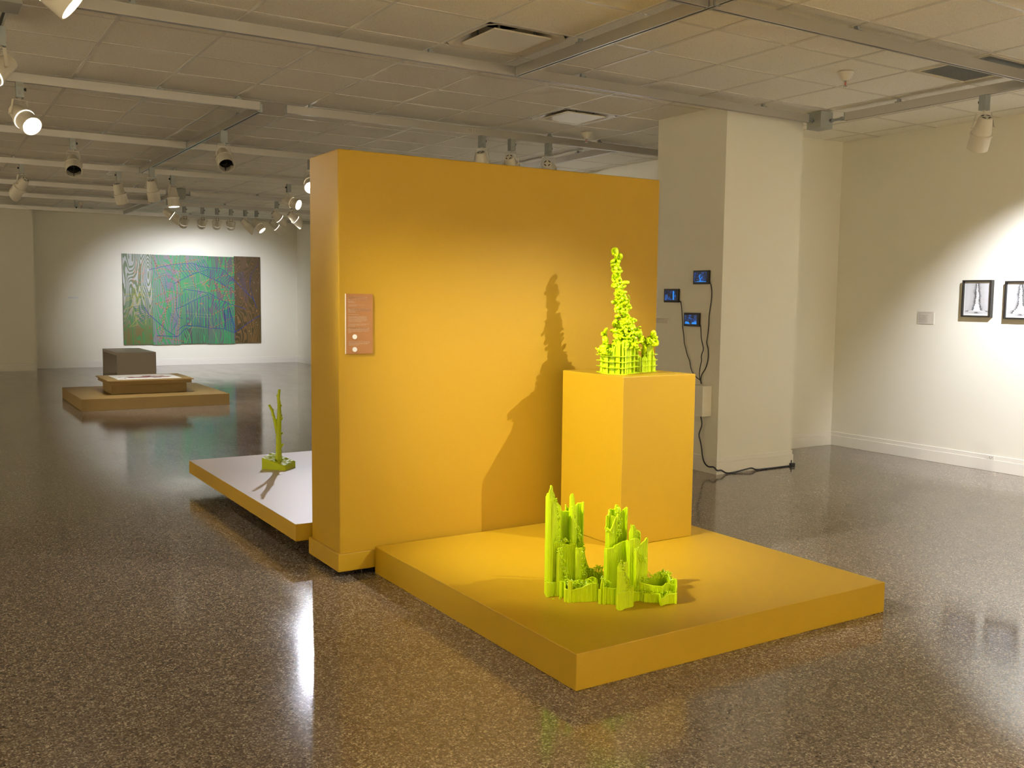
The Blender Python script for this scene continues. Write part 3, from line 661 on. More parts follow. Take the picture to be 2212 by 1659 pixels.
# ------------------------------------------------------------------ worm-like tower sculpture on the pedestal
PZ = 1.0665; SC = 1/394.0
ct = onz(1345, 800, PZ); ct = Vector((1.115, -1.315, PZ))
cpx = 1106+FPX*(ct-CAM).dot(_r)/(ct-CAM).dot(_f); cpy = 829.5-FPX*(ct-CAM).dot(_u)/(ct-CAM).dot(_f)
SC = (ct-CAM).dot(_f)/FPX
def lp(x, y, dep=0): return ct + W_r*((x-cpx)*SC) + W_z*((cpy-y)*SC) + W_d*dep         # a point at depth dep behind the sculpture axis
t = thing('tower_sculpture', tuple(ct), 'tall neon-green coiled tower sculpture standing on the yellow pedestal', 'sculpture')
def a5(x, y): return (1260+x/11.06, 530+y/11.06)
def a6(x, y): return (1260+x/11.85, 680+y/11.85)
def worm(o, pts, r, fn=a5, deps=None, seg=9):
    q = []; ph = R.uniform(0, 6.3); am = R.uniform(.012, .034)*(1.5 if fn is a6 else 1)
    for i, p in enumerate(pts):
        x, y = fn(p[0], p[1]); d = p[2] if len(p) > 2 else 0; q.append(lp(x, y, d + (am*math.sin(ph+i*1.5) if len(pts) > 2 or abs(d) > 0 else 0)))
    # smooth
    if len(q) > 2:
        s = []
        for i in range(len(q)-1):
            p0, p1, p2, p3 = q[max(i-1, 0)], q[i], q[i+1], q[min(i+2, len(q)-1)]
            for k in range(4):
                w = k/4; s.append(.5*((2*p1)+(p2-p0)*w+(2*p0-5*p1+4*p2-p3)*w*w+(3*p1-p0-3*p2+p3)*w**3))
        s.append(q[-1]); q = s
    o.tube(q, r, seg, round_caps=True)
r1_, r2_ = .0085, .0062
o = MB()
worm(o, [(650, 235), (645, 150), (685, 105), (735, 130), (742, 230)], r1_)                # ring at the tip
worm(o, [(690, 120, .01), (700, 200, .012), (720, 250, .01)], r1_*.8)
worm(o, [(700, 270), (720, 330), (745, 400), (715, 480), (712, 560), (735, 650), (775, 710), (770, 790), (745, 860)], r1_*1.15)
worm(o, [(770, 300), (790, 245), (835, 260), (840, 330), (800, 365), (765, 320)], r1_)
worm(o, [(790, 370, .01), (800, 430, .015), (795, 490, .01), (760, 520, 0)], r1_*.8)
worm(o, [(700, 360), (650, 390), (615, 415), (650, 450), (700, 440)], r1_); worm(o, [(690, 480), (630, 490), (650, 530), (700, 545)], r1_*.95)
worm(o, [(740, 540), (790, 545), (825, 575), (800, 620), (750, 600)], r1_); worm(o, [(760, 655), (820, 655), (870, 630)], r1_)
worm(o, [(700, 560), (655, 600), (665, 650), (710, 660)], r1_*.85); worm(o, [(670, 720), (665, 780), (650, 830), (680, 880), (730, 900)], r1_*.9)
worm(o, [(690, 700), (720, 760), (710, 830), (740, 870)], r1_*.8)
worm(o, [(830, 925), (900, 905), (1005, 898)], r1_*1.25)
worm(o, [(730, 990), (690, 1005), (680, 1005)], r1_); worm(o, [(800, 720, .01), (820, 790, .012), (850, 860, .01), (790, 900, .01)], r1_*.75)
worm(o, [(750, 850), (760, 950), (755, 1050), (750, 1120), (745, 1200)], r1_*1.1)
worm(o, [(780, 960), (820, 1040), (880, 1110), (920, 1180), (960, 1240)], r1_*1.15)
worm(o, [(840, 1050), (900, 1020), (950, 985)], r1_*.95); worm(o, [(880, 1110), (930, 1140), (968, 1125)], r1_)
worm(o, [(800, 1070), (790, 1130), (850, 1150), (780, 1200)], r1_*.95); worm(o, [(740, 1250), (800, 1210), (870, 1185)], r1_)
worm(o, [(790, 1260), (840, 1225), (890, 1210)], r1_*1.1); worm(o, [(665, 1365), (720, 1350), (800, 1320), (850, 1310)], r1_*1.3)
worm(o, [(710, 1385, .01), (800, 1390, .01), (880, 1350, .01)], r1_*.9)
worm(o, [(900, 1270), (930, 1300), (900, 1340)], r1_*1.5); worm(o, [(750, 1440), (770, 1500), (740, 1530), (800, 1500), (840, 1440)], r1_*1.2)
worm(o, [(740, 1590), (790, 1570), (830, 1590)], r1_)
worm(o, [(1010, 1190), (1050, 1230), (1075, 1300), (1060, 1350)], .0035); worm(o, [(1060, 1350), (1040, 1420), (1100, 1480)], .003)
worm(o, [(990, 1280), (1040, 1310), (1010, 1350), (1060, 1400), (1040, 1480), (1060, 1560)], .004)
for k in range(18):
    w = R.random(); cy_ = 280+w*760; cx_ = 715+w*50+R.uniform(-45, 60)
    pts = [(cx_, cy_, R.uniform(-.02, .02))]
    for q in range(3): pts.append((pts[-1][0]+R.uniform(-45, 45), pts[-1][1]+R.uniform(-45, 45), pts[-1][2]+R.uniform(-.008, .008)))
    worm(o, pts, r1_*R.uniform(.45, .85), a5, seg=7)
o.build('upper_coils', M['neon'], t, smooth='auto')
o = MB()
worm(o, [(830, 140, 0), (760, 170, 0), (740, 230, 0), (790, 300, 0), (860, 325, .01)], r1_*1.1, a6); worm(o, [(860, 20), (800, 40), (850, 80), (930, 60)], r1_*1.1, a6)
worm(o, [(1000, 20), (1050, 100), (1100, 170), (1160, 240)], r1_*1.2, a6); worm(o, [(1120, 0, .01), (1150, 90, .015), (1165, 190, .01)], r1_*.8, a6)
worm(o, [(850, 190), (930, 200), (980, 180)], r1_*1.5, a6); worm(o, [(840, 260), (900, 280), (960, 260)], r1_*1.3, a6)
worm(o, [(720, 415), (800, 410), (900, 405), (990, 420)], r1_*1.35, a6)
worm(o, [(1000, 300), (1010, 210), (1050, 200), (1080, 270), (1020, 330), (1060, 360)], r1_, a6)
worm(o, [(1060, 500), (1090, 430), (1130, 340), (1180, 290), (1230, 290)], r1_*1.1, a6); worm(o, [(1180, 300), (1220, 260), (1240, 320)], r1_, a6)
worm(o, [(850, 550), (960, 540), (1080, 570), (1190, 610)], r1_*1.5, a6); worm(o, [(810, 490), (770, 530), (800, 570), (870, 600)], r1_*1.1, a6)
worm(o, [(990, 560), (985, 640), (975, 700)], r1_, a6); worm(o, [(860, 640), (900, 680), (870, 730)], r1_*1.2, a6); worm(o, [(1060, 640), (1100, 660), (1080, 690)], r1_*1.5, a6)
worm(o, [(760, 670), (790, 730), (840, 770), (890, 760), (960, 730), (1050, 715)], r1_*.9, a6); worm(o, [(1160, 650), (1220, 700), (1290, 740)], r1_*1.2, a6)
worm(o, [(1080, 800), (1140, 840), (1220, 850), (1310, 860)], r1_*.55, a6); worm(o, [(1090, 780), (1180, 770), (1230, 830)], r1_*.6, a6)
for k in range(170):
    w = R.random(); cx_ = 1080+ (R.random()-.5)*360*(.5+w*.9); cy_ = 120+w*640; z = .10*(R.random()-.5)*(1+w)-.03
    if cx_ < 880+0*w: continue
    pts = [(cx_, cy_, z)]
    for q in range(3): pts.append((pts[-1][0]+R.uniform(-70, 70), pts[-1][1]+R.uniform(-60, 60), pts[-1][2]+R.uniform(-.008, .008)))
    worm(o, pts, r1_*R.uniform(.45, 1.0), a6, seg=7)
for k in range(70):
    w = R.random(); cy_ = 960+w*670; cx_ = 750+w*150+R.uniform(-40, 60+w*80)
    pts = [(cx_, cy_, R.uniform(-.045, .035))]
    for q in range(3): pts.append((pts[-1][0]+R.uniform(-50, 50), pts[-1][1]+R.uniform(-50, 50), pts[-1][2]+R.uniform(-.008, .008)))
    worm(o, pts, r1_*R.uniform(.45, 1.05), a5, seg=7)
for k in range(40):
    w = R.random(); pts = [(1250+R.uniform(-40, 60)+w*110, 300+w*250, R.uniform(-.03, .06))]
    for q in range(4): pts.append((pts[-1][0]+R.uniform(-50, 50), pts[-1][1]+R.uniform(-45, 45), pts[-1][2]+R.uniform(-.01, .01)))
    worm(o, pts, R.uniform(.0025, .005), a6, seg=6)
worm(o, [(1400, 450, .02), (1440, 440, .02), (1465, 500, .02), (1440, 600, .02)], .012, a6); worm(o, [(1440, 640, .02), (1500, 570, .02), (1580, 630, .02)], .010, a6)
o.build('lower_coils', M['neon'], t, smooth='auto')
o = MB()   # small left finial
worm(o, [(560, 370), (530, 430), (560, 520), (540, 570)], r1_*1.1, a6); worm(o, [(460, 510), (490, 470), (520, 540), (560, 600), (590, 670)], r1_*1.05, a6)
worm(o, [(500, 600), (510, 680), (520, 760)], r1_*1.3, a6); worm(o, [(560, 620), (570, 700), (570, 760)], r1_, a6); worm(o, [(440, 815), (560, 810), (700, 800)], r1_*1.3, a6); worm(o, [(390, 890), (450, 885), (560, 880)], r1_*1.4, a6)
worm(o, [(520, 870, -.02), (600, 860, -.03), (710, 835, -.03)], .0035, a6); worm(o, [(530, 880, -.03), (640, 900, -.04), (680, 950, -.04)], .004, a6); worm(o, [(400, 980, -.01), (470, 930, -.02), (550, 920, -.03)], .007, a6)
for k in range(60):
    pts = [(R.uniform(390, 700), R.uniform(870, 1010), R.uniform(-.17, .0))]
    for q in range(3): pts.append((pts[-1][0]+R.uniform(-50, 50), pts[-1][1]+R.uniform(-30, 30), pts[-1][2]+R.uniform(-.01, .01)))
    worm(o, pts, R.uniform(.003, .007), a6, seg=6)
o.build('left_finial', M['neon'], t, smooth='auto')
o = MB()   # right finial
worm(o, [(1760, 430, .02), (1740, 480, .02), (1770, 540, .02)], .011, a6); worm(o, [(1800, 440, .02), (1800, 500, .02), (1780, 560, .02)], .011, a6); worm(o, [(1730, 590, .02), (1800, 590, .02), (1860, 570, .02)], .010, a6)
worm(o, [(1620, 640, .02), (1660, 590, .02), (1720, 590, .02)], .009, a6); worm(o, [(1700, 640, .02), (1760, 700, .02), (1840, 740, .02)], .010, a6); worm(o, [(1790, 630, .02), (1850, 630, .02), (1890, 690, .02), (1860, 750, .02), (1780, 770, .02)], .010, a6)
worm(o, [(1620, 660, .02), (1680, 700, .02), (1740, 720, .02)], .012, a6); worm(o, [(1500, 720, .0), (1580, 730, .0), (1540, 800, .0), (1560, 860, .0), (1540, 930, 0)], .009, a6)
for k in range(26):
    pts = [(R.uniform(1480, 1760), R.uniform(640, 790), R.uniform(.0, .10))]
    for q in range(3): pts.append((pts[-1][0]+R.uniform(-60, 60), pts[-1][1]+R.uniform(-40, 40), pts[-1][2]+R.uniform(-.01, .01)))
    worm(o, pts, R.uniform(.004, .009), a6, seg=7)
for k in range(30):
    pts = [(R.uniform(780, 1300), R.uniform(700, 860), R.uniform(-.17, -.05))]
    for q in range(3): pts.append((pts[-1][0]+R.uniform(-90, 90), pts[-1][1]+R.uniform(-30, 30), pts[-1][2]+R.uniform(-.01, .01)))
    worm(o, pts, R.uniform(.003, .008), a6, seg=7)
o.build('right_finial', M['neon'], t, smooth='auto')
# support columns: many slender fused rods under the coils
def foot(a, sd): return 1+.13*math.sin(3*a+sd)+.09*math.sin(5*a+2*sd+1)+.05*math.sin(8*a+sd)
def L2W(u, v): return ct + W_r*u + W_d*v
def u_of(xpx): return (xpx-cpx)*SC
def profile_top(u):   # height of the support field
    x = cpx+u/SC; pts = [(1288, .095), (1300, .11), (1318, .14), (1326, .18), (1355, .185), (1376, .205), (1380, .135), (1395, .15), (1400, .19), (1408, .185), (1415, .075), (1425, .07)]
    for (a, ha), (b, hb) in zip(pts, pts[1:]):
        if a <= x <= b: return ha+(hb-ha)*(x-a)/(b-a)
    return .07
for nm, cu_, cv_, rx, ry, sd, cnt in (('support_columns', u_of(1329), -.085, .094, .112, 0.4, 420), ('support_columns', u_of(1404), .075, .042, .055, 2, 130), ('support_columns', u_of(1384), .010, .030, .040, 4, 60)):
    o = MB()
    for k in range(cnt):
        a = R.uniform(0, 2*PI); q = math.sqrt(R.uniform(.30, 1))*foot(a, sd)*.92; u = cu_+rx*q*math.cos(a); v = cv_+ry*q*math.sin(a); h = profile_top(u)*R.uniform(.86, 1.04)*(.62 if cnt == 60 else 1)
        w = L2W(u, v); s = R.uniform(.0022, .0048); an = R.uniform(0, PI/2)
        o.prism([(w.x+s*math.cos(an+i*PI/2), w.y+s*math.sin(an+i*PI/2)) for i in range(4)], PZ, PZ+h)
    o.build(nm, M['neon'], t)
    for lv, z in enumerate((0.0, .0345, .066, .098)):
        if cnt == 60 and lv == 3: continue
        o = MB(); n = 90; P_ = []
        for i in range(n):
            a = 2*PI*i/n; q = foot(a, sd)*(1.13+.035*math.sin(9*a+lv)+.02*math.sin(17*a+lv*2)); P_.append(L2W(cu_+rx*q*math.cos(a), cv_+ry*q*math.sin(a)))
        o.prism([(p.x, p.y) for p in P_], PZ+z, PZ+z+.0021); o.build('shelf_plate', M['neon'], t)

# ------------------------------------------------------------------ branch sculpture on the floating platform
BZ = .2006
bl, bf, br_ = onz(565.9, 1013.7, BZ), onz(616.6, 1016.6, BZ), onz(638, 1008.6, BZ); bk = bl+br_-bf
bc = (bl+br_)/2
t = thing('branch_sculpture', (bc.x, bc.y, BZ), 'neon-green forked branch rising from a wedge block on the pale platform', 'sculpture')
o = MB(); N = 22; hh = {'l': .086, 'f': .028, 'r': .044, 'b': .100}
def top(u, v):
    p = bl.lerp(bf, u).lerp(bk.lerp(br_, u), v); h = (hh['l']*(1-u)+hh['f']*u)*(1-v) + (hh['b']*(1-u)+hh['r']*u)*v
    if 0 < u < 1 and 0 < v < 1: h += .008*noise.noise(Vector((u*9, v*9, 1)))+.006*noise.noise(Vector((u*22, v*22, 4)))+.004
    return Vector((p.x, p.y, BZ+h))
for i in range(N+1):
    for j in range(N+1): o.v.append(top(i/N, j/N))
for i in range(N):
    for j in range(N): a = i*(N+1)+j; o.f.append((a, a+1, a+N+2, a+N+1))
n = len(o.v); ring_ = [i*(N+1) for i in range(N+1)]+[N*(N+1)+j for j in range(1, N+1)]+[i*(N+1)+N for i in range(N-1, -1, -1)]+[j for j in range(N-1, 0, -1)]
for k in ring_: o.v.append(Vector((o.v[k].x, o.v[k].y, BZ)))
for k in range(len(ring_)): k2 = (k+1) % len(ring_); o.f.append((ring_[k], ring_[k2], n+k2, n+k))
o.f.append(tuple(n+k for k in range(len(ring_))))
o.build('base_block', M['neonfloor'], t)
root = Vector((bc.x+.012, bc.y-.012, BZ))
sB = (root-CAM).dot(_f)/FPX
def wb(x, y, dep=0): q = CAM + _ray(x, y)*((root-CAM).dot(_f)); return q + W_d*dep
def trunk(o, pts, rad):
    P_ = []; RR = []
    for i in range(len(pts)-1):
        for k in range(6): w = k/6; P_.append(pts[i].lerp(pts[i+1], w)); RR.append((rad[i]*(1-w)+rad[i+1]*w)*(1+.10*noise.noise(Vector((i+w, 2.2, len(pts)))*2.1)))
    P_.append(pts[-1]); RR.append(rad[-1]); o.tube(P_, RR, 14)
o = MB()
trunk(o, [wb(601, 1003), wb(602, 980), wb(602, 950), wb(602, 925), wb(603.5, 898), wb(603, 872), wb(601.5, 860), wb(603.5, 841)], [.030, .0215, .0205, .0195, .0165, .013, .0115, .0095])
trunk(o, [wb(600, 935), wb(596, 915, -.01), wb(592, 898, -.015), wb(588.5, 884, -.02), wb(583, 873.5, -.025)], [.017, .0125, .010, .009, .0095])
for x, y, dx in ((608, 938, 5), (610, 962, 4), (607, 900, 4), (606.5, 878, 3), (594, 908, -4), (586, 886, -4), (589, 899, -3), (602, 855, 3), (609, 905, 2), (608.5, 965, 3)):
    a = wb(x-dx*.8, y); b_ = wb(x+dx*.45, y-2.5); o.tube([a, b_], [.010, .006], 8, round_caps=True)
o.build('trunk', M['neonfloor'], t, smooth='auto')

# ------------------------------------------------------------------ far room: plinth, display table, bench
z0 = 0
plinth('stepped_platform', (-.533, 7.425), 1.848, 1.83, 0, .152, 0, M['ochre2'], 'low muted-gold platform far left on the polished floor', 'platform')
t = thing('display_case', (.39, 8.25, .153), 'stepped muted-gold display case with white sheet, on the far left platform', 'display case')
MB().box(-.095, .868, 7.925, 8.62, .153, .285).build('base', M['ochre2'], t, bevel=.003)
o = MB(); o.box(-.142, .912, 7.815, 8.715, .285, .330); o.build('band', M['ochre2'], t, bevel=.002)
o = MB(); o.box(-.166, .936, 7.79, 8.74, .330, .345); o.build('top_board', M['ochre2'], t, bevel=.002)
t = thing('printed_sheet', (.39, 8.25, .3455), 'white sheet with dark red island shapes lying on the display case', 'print')
MB().box(-.02, .80, 7.90, 8.66, .3455, .3475).build('sheet', M['paper'], t)
for cx_, cy_, rx, ry, sd in ((.36, 8.18, .18, .035, 1), (.47, 8.30, .11, .03, 5), (.58, 8.14, .10, .045, 9), (.20, 8.25, .05, .02, 3), (.64, 8.36, .02, .02, 7), (.07, 8.28, .012, .012, 4), (.44, 8.42, .05, .025, 12), (.10, 8.06, .006, .03, 2)):
    o = MB(); n = 48; P_ = []
    for i in range(n):
        a = 2*PI*i/n; q = 1+.45*noise.noise(Vector((math.cos(a)*2.4, math.sin(a)*2.4, sd*3.1)))+.25*noise.noise(Vector((math.cos(a)*6, math.sin(a)*6, sd)))
        P_.append((cx_+1.2*rx*q*math.cos(a), cy_+1.7*ry*q*math.sin(a)))
    o.prism(P_, .3474, .3480); o.build('red_shape', M['redink'], t)
p = onz(120+735/5.53, 740+122/5.53, .46); bx0, by0 = p.x, p.y
t = thing('bench', (bx0+.3, by0+.7, 0), 'dark grey open-sided box bench standing behind the gold platform', 'bench')
o = MB(); w, d, hh_ = .648, 1.50, .46
o.box(bx0, bx0+w, by0, by0+d, hh_-.055, hh_); o.build('top', M['bench'], t, bevel=.002)
MB().box(bx0, bx0+w, by0, by0+.05, 0, hh_-.0555).build('end_panel', M['bench'], t); MB().box(bx0, bx0+w, by0+d-.05, by0+d, 0, hh_-.0555).build('end_panel', M['bench'], t)

# ------------------------------------------------------------------ painting
def wood(name, cols, scale, seed, warp=6.0):
    m = mat(name, (.3, .3, .3), .5); b = m.node_tree.nodes['Principled BSDF']; g = nd(m, 'ShaderNodeNewGeometry')
    mp = nd(m, 'ShaderNodeMapping'); mp.inputs['Scale'].default_value = (2.2, 1, .42); mp.inputs['Location'].default_value = (seed, 0, seed*.7)
    n1 = nd(m, 'ShaderNodeTexNoise'); n1.inputs['Scale'].default_value = 1.5; n1.inputs['Detail'].default_value = 1.6; n1.inputs['Roughness'].default_value = .42
    lk(m, g.outputs['Position'], mp.inputs['Vector']); lk(m, mp.outputs[0], n1.inputs['Vector'])
    n2 = nd(m, 'ShaderNodeTexNoise'); n2.inputs['Scale'].default_value = 1.9; n2.inputs['Detail'].default_value = 2; lk(m, mp.outputs[0], n2.inputs['Vector'])
    n3 = nd(m, 'ShaderNodeTexNoise'); n3.inputs['Scale'].default_value = 26; lk(m, mp.outputs[0], n3.inputs['Vector'])
    sn = math_n(m, 'SINE', math_n(m, 'MULTIPLY', n1.outputs['Fac'], scale*46))
    add = math_n(m, 'ADD', math_n(m, 'MULTIPLY', sn, .15), math_n(m, 'ADD', math_n(m, 'MULTIPLY', n2.outputs['Fac'], .75), math_n(m, 'MULTIPLY', n3.outputs['Fac'], .22)))
    sx = nd(m, 'ShaderNodeSeparateXYZ'); lk(m, g.outputs['Position'], sx.inputs[0])
    hgt = math_n(m, 'DIVIDE', math_n(m, 'SUBTRACT', sx.outputs['Z'], .43), 1.9, clamp=True)
    outs = []
    for lo, hi in cols:
        r = ramp(m, [(.485, lo), (.52, hi)]); lk(m, add, r.inputs['Fac']); outs.append(r.outputs['Color'])
    if len(outs) == 2:
        mx = nd(m, 'ShaderNodeMix', data_type='RGBA'); rr = ramp(m, [(.18, (0, 0, 0)), (.62, (1, 1, 1))]); lk(m, hgt, rr.inputs['Fac']); lk(m, rr.outputs['Color'], mx.inputs['Factor'])
        lk(m, outs[0], mx.inputs['A']); lk(m, outs[1], mx.inputs['B']); lk(m, mx.outputs['Result'], b.inputs['Base Color'])
    else: lk(m, outs[0], b.inputs['Base Color'])
    return m
green, grey = (.035, .245, .082), (.17, .165, .175)
mats = [wood('wood_print_olive', [((.045, .16, .035), (.13, .10, .018)), ((.09, .14, .045), (.36, .37, .35))], 4.2, 1.0),
        wood('wood_print_green', [(green, grey)], 2.6, 3.3, 7), wood('wood_print_green_fine', [(green, (.06, .065, .065)), (green, grey)], 3.6, 5.2, 8),
        wood('wood_print_green_pale', [(green, (.10, .10, .11))], 2.9, 7.3, 8), wood('wood_print_brown', [((.050, .036, .008), (.15, .085, .022)), ((.065, .048, .009), (.11, .062, .03))], 4.5, 9.0, 9)]
PY = 15.262-.04
t = thing('panel_painting', (2.78, 15.262, 1.38), 'large five-panel green and brown woodgrain painting with blue lines, on the far wall', 'painting')
edges = [1.366, 1.934, 2.500, 3.066, 3.634, 4.200]; zs = [(.452, 2.300), (.440, 2.296), (.452, 2.305), (.440, 2.300), (.455, 2.318)]
for k in range(5):
    MB().box(edges[k]+.0015, edges[k+1]-.0015, PY, 15.2615, zs[k][0], zs[k][1]).build('painted_panel', mats[k], t)
# drawn lines: positions measured on the painting, u right, v up, in metres
def pu(x, y):
    u = (x-92)/(2092-92)*.5 + (x-130)/(2118-130)*.5; vt = 113+(160-113)*(x-92)/2000; vb = 1448+(1412-1448)*(x-130)/1988
    return (edges[0]+u*(edges[5]-edges[0]), .445+(vb-y)/(vb-vt)*(2.31-.445))
def strip(o, pts, w, dy=.0015):
    P_ = [Vector(pu(*p)) for p in pts]
    for a, b_ in zip(P_, P_[1:]):
        d = (b_-a); 
        if d.length < 1e-5: continue
        n_ = Vector((-d.y, d.x)).normalized()*w/2; n = len(o.v)
        for q in (a-n_, b_-n_, b_+n_, a+n_): o.v.append(Vector((q.x, PY-dy, q.y)))
        o.f.append((n, n+1, n+2, n+3))
blue = mat('blue_line_paint', (.008, .03, .22), .5); org = mat('orange_line_paint', (.42, .15, .04), .5); brn = mat('brown_line_paint', (.12, .045, .02), .5); yel = mat('yellow_line_paint', (.33, .31, .03), .5); cream = mat('cream_line_paint', (.28, .27, .11), .5)
o = MB(); B_ = [[(475,352),(600,320),(700,295),(860,268),(1010,258),(1085,250),(1180,290),(1240,305),(1390,318),(1500,325),(1555,355),(1640,440),(1720,510),(1830,620),(1900,680),(1985,760),(2010,810),(2040,900)],
 [(820,555),(870,520),(980,465),(1100,405),(1200,375),(1330,340)], [(1190,390),(1300,440),(1470,515),(1560,570),(1640,625)], [(950,665),(970,630),(1090,648),(1200,665),(1330,685),(1400,725),(1500,780),(1620,840),(1720,865),(1800,890),(1870,915)],
 [(835,920),(940,880),(1060,815),(1200,750),(1320,700)], [(400,890),(440,975),(480,1020),(600,1130),(700,1230),(850,1330),(900,1280),(950,1225),(1040,1165),(1160,1165),(1200,1180),(1300,1195),(1550,1210),(1620,1240),(1700,1265),(1740,1230),(1800,1200),(1860,1150),(2000,1060),(2100,1005)],
 [(560,1310),(700,1315),(850,1330)], [(850,1240),(945,1165),(1040,1162)], [(1620,890),(1650,1000),(1690,1150),(1712,1262)], [(1545,950),(1560,1080),(1545,1200)]]
for q in B_: strip(o, q, .011)
fan = lambda A0, A1, B0, B1, n, w: [strip(o, [(A0[0]+(A1[0]-A0[0])*k/n, A0[1]+(A1[1]-A0[1])*k/n), (B0[0]+(B1[0]-B0[0])*k/n, B0[1]+(B1[1]-B0[1])*k/n)], w) for k in range(n+1)]
fan((985, 860), (1320, 710), (990, 1160), (1310, 1190), 8, .009); fan((1100, 250), (1250, 190), (1180, 360), (1330, 335), 5, .008); fan((860, 280), (1060, 260), (980, 460), (1180, 380), 5, .009)
fan((1350, 345), (1560, 350), (1220, 400), (1430, 500), 7, .007); fan((1560, 380), (1700, 500), (1440, 510), (1580, 600), 5, .007); fan((850, 700), (1200, 660), (850, 900), (1180, 745), 8, .007)
fan((1370, 720), (1600, 840), (1340, 830), (1480, 960), 6, .008); fan((1660, 880), (1560, 890), (1710, 1180), (1540, 1000), 3, .007)
fan((1535, 940), (1545, 1200), (1640, 925), (1710, 1250), 11, .007); fan((1545, 940), (1620, 900), (1560, 1200), (1700, 1260), 3, .006); fan((1360, 1000), (1480, 990), (1385, 1190), (1470, 1200), 2, .008)
fan((690, 430), (690, 640), (820, 440), (830, 640), 12, .005); fan((620, 420), (690, 600), (690, 400), (730, 600), 7, .005); fan((700, 300), (700, 430), (860, 300), (850, 430), 8, .004); fan((250, 890), (330, 1110), (400, 870), (480, 1020), 7, .006)
fan((400, 350), (410, 950), (440, 370), (465, 930), 26, .004); fan((1730, 400), (1850, 620), (1850, 370), (1900, 640), 12, .005); fan((1840, 650), (1870, 820), (1910, 650), (1900, 800), 8, .004); fan((1000, 470), (1200, 600), (1150, 450), (1040, 620), 6, .004)
fan((1640, 450), (1660, 800), (1700, 440), (1740, 790), 12, .004)
strip(o, [(1960, 440), (1940, 560), (1975, 690), (2010, 810)], .006); strip(o, [(2080, 260), (1960, 400), (1935, 560)], .006); strip(o, [(840, 930), (880, 1040), (940, 1060)], .009)
strip(o, [(535, 360), (620, 480), (680, 620), (700, 760), (740, 960), (840, 1100)], .006); strip(o, [(770, 1255), (850, 1130), (860, 1000)], .006); fan((720, 1000), (770, 1250), (830, 980), (860, 1130), 9, .004)
o.build('blue_line_pattern', blue, t)
o = MB(); o2 = MB(); o3 = MB(); o4 = MB()
OL = [[(525,130),(600,400),(700,740),(720,830)],[(870,135),(820,350),(760,640),(700,950),(590,1420)],[(935,270),(870,560),(830,900),(770,1110)],[(945,810),(900,1000),(860,1260),(820,1415)],[(740,135),(800,290),(860,460),(945,690)],[(970,140),(1010,260),(1090,500),(1140,640)],
 [(545,830),(690,930),(800,850)],[(535,500),(700,420),(900,540)],[(540,750),(740,660),(940,700)],[(545,850),(760,790),(940,700)],[(570,290),(800,275),(1140,200)],[(600,330),(900,370),(1180,370)],[(640,1040),(660,1200),(620,1415)],[(600,1060),(700,940),(760,800)],[(555,1230),(660,1130)],
 [(1350,490),(1550,430),(1720,380)],[(1340,650),(1720,660)],[(1350,660),(1550,590),(1720,545)],[(1370,780),(1720,790)],[(1440,770),(1720,650)],[(1380,540),(1600,600)],[(1540,590),(1600,730),(1650,840)],[(1410,500),(1520,720)],[(1640,590),(1725,720)],[(1350,1010),(1500,930),(1720,850)],[(1360,1190),(1550,1100),(1730,1005)],
 [(1470,160),(1500,290),(1610,300),(1720,270)],[(1560,160),(1610,270)],[(1680,170),(1690,270),(1660,470)],[(560,1325),(760,1360),(960,1395)],[(540,210),(590,290),(560,320)]]
for q in OL:
    strip(o, q, .010, .0012)
    for a, b_ in zip(q, q[1:]):
        L_ = math.dist(a, b_); n = int(L_/40)
        for k in range(n):
            f0, f1 = (k+.15)/n, (k+.5)/n; strip(o2, [(a[0]+(b_[0]-a[0])*f0, a[1]+(b_[1]-a[1])*f0), (a[0]+(b_[0]-a[0])*f1, a[1]+(b_[1]-a[1])*f1)], .0105, .002)
for q in ([(960,540),(1060,780),(1130,1010),(1180,1120)],[(1000,860),(1040,1150)],[(1180,360),(1250,560),(1330,740)],[(1040,1150),(1190,880),(1210,820)],[(1210,820),(1290,1000),(1370,1200),(1450,1405)],[(980,1410),(1080,1170)],[(960,980),(1340,1000)],[(1100,1020),(1350,1045)],[(960,1185),(1340,1200)],[(950,600),(1130,560),(1330,480)],[(960,840),(1180,720),(1330,640)]):
    strip(o4, q, .006, .0013)
for q in ([(1150,190),(1110,215)],[(1040,455),(1110,430)],[(960,540),(1020,545)],[(1220,575),(1330,480)],[(1180,835),(1230,840)],[(1010,1140),(1060,1145)],[(1320,1180),(1350,1190)],[(1290,560),(1330,600)]): strip(o, q, .013, .0016)
for k in range(44):
    x, y = R.uniform(1740, 2080), R.uniform(220, 1290); a = R.uniform(0, PI); l = R.uniform(14, 38); strip(o if k % 2 else o4, [(x, y), (x+l*math.cos(a), y+l*math.sin(a))], .006, .0014)
for q in ([(120,710),(540,700)],[(110,820),(360,720),(540,790)],[(130,930),(300,860),(380,740),(340,600)],[(130,1060),(215,900),(260,760),(300,600)],[(250,620),(240,900),(300,1150),(220,1180)],[(270,600),(300,860),(290,1050)],[(400,770),(430,960),(410,1150)],[(190,1190),(360,1000),(520,1000)],[(140,790),(260,720)],[(330,560),(310,1000)],[(350,590),(540,640)],[(170,980),(380,640)]): strip(o3, q, .008, .0012)
for q in ([(310,200),(270,400),(240,600)],[(390,200),(340,420),(330,490)],[(265,375),(350,410),(420,395)],[(230,495),(350,540),(395,500)],[(410,300),(380,500)],[(350,300),(300,390)]): strip(o, q, .008, .0012)
o.build('orange_line_pattern', org, t); o2.build('brown_line_pattern', brn, t); o3.build('yellow_line_pattern', yel, t); o4.build('cream_line_pattern', cream, t)

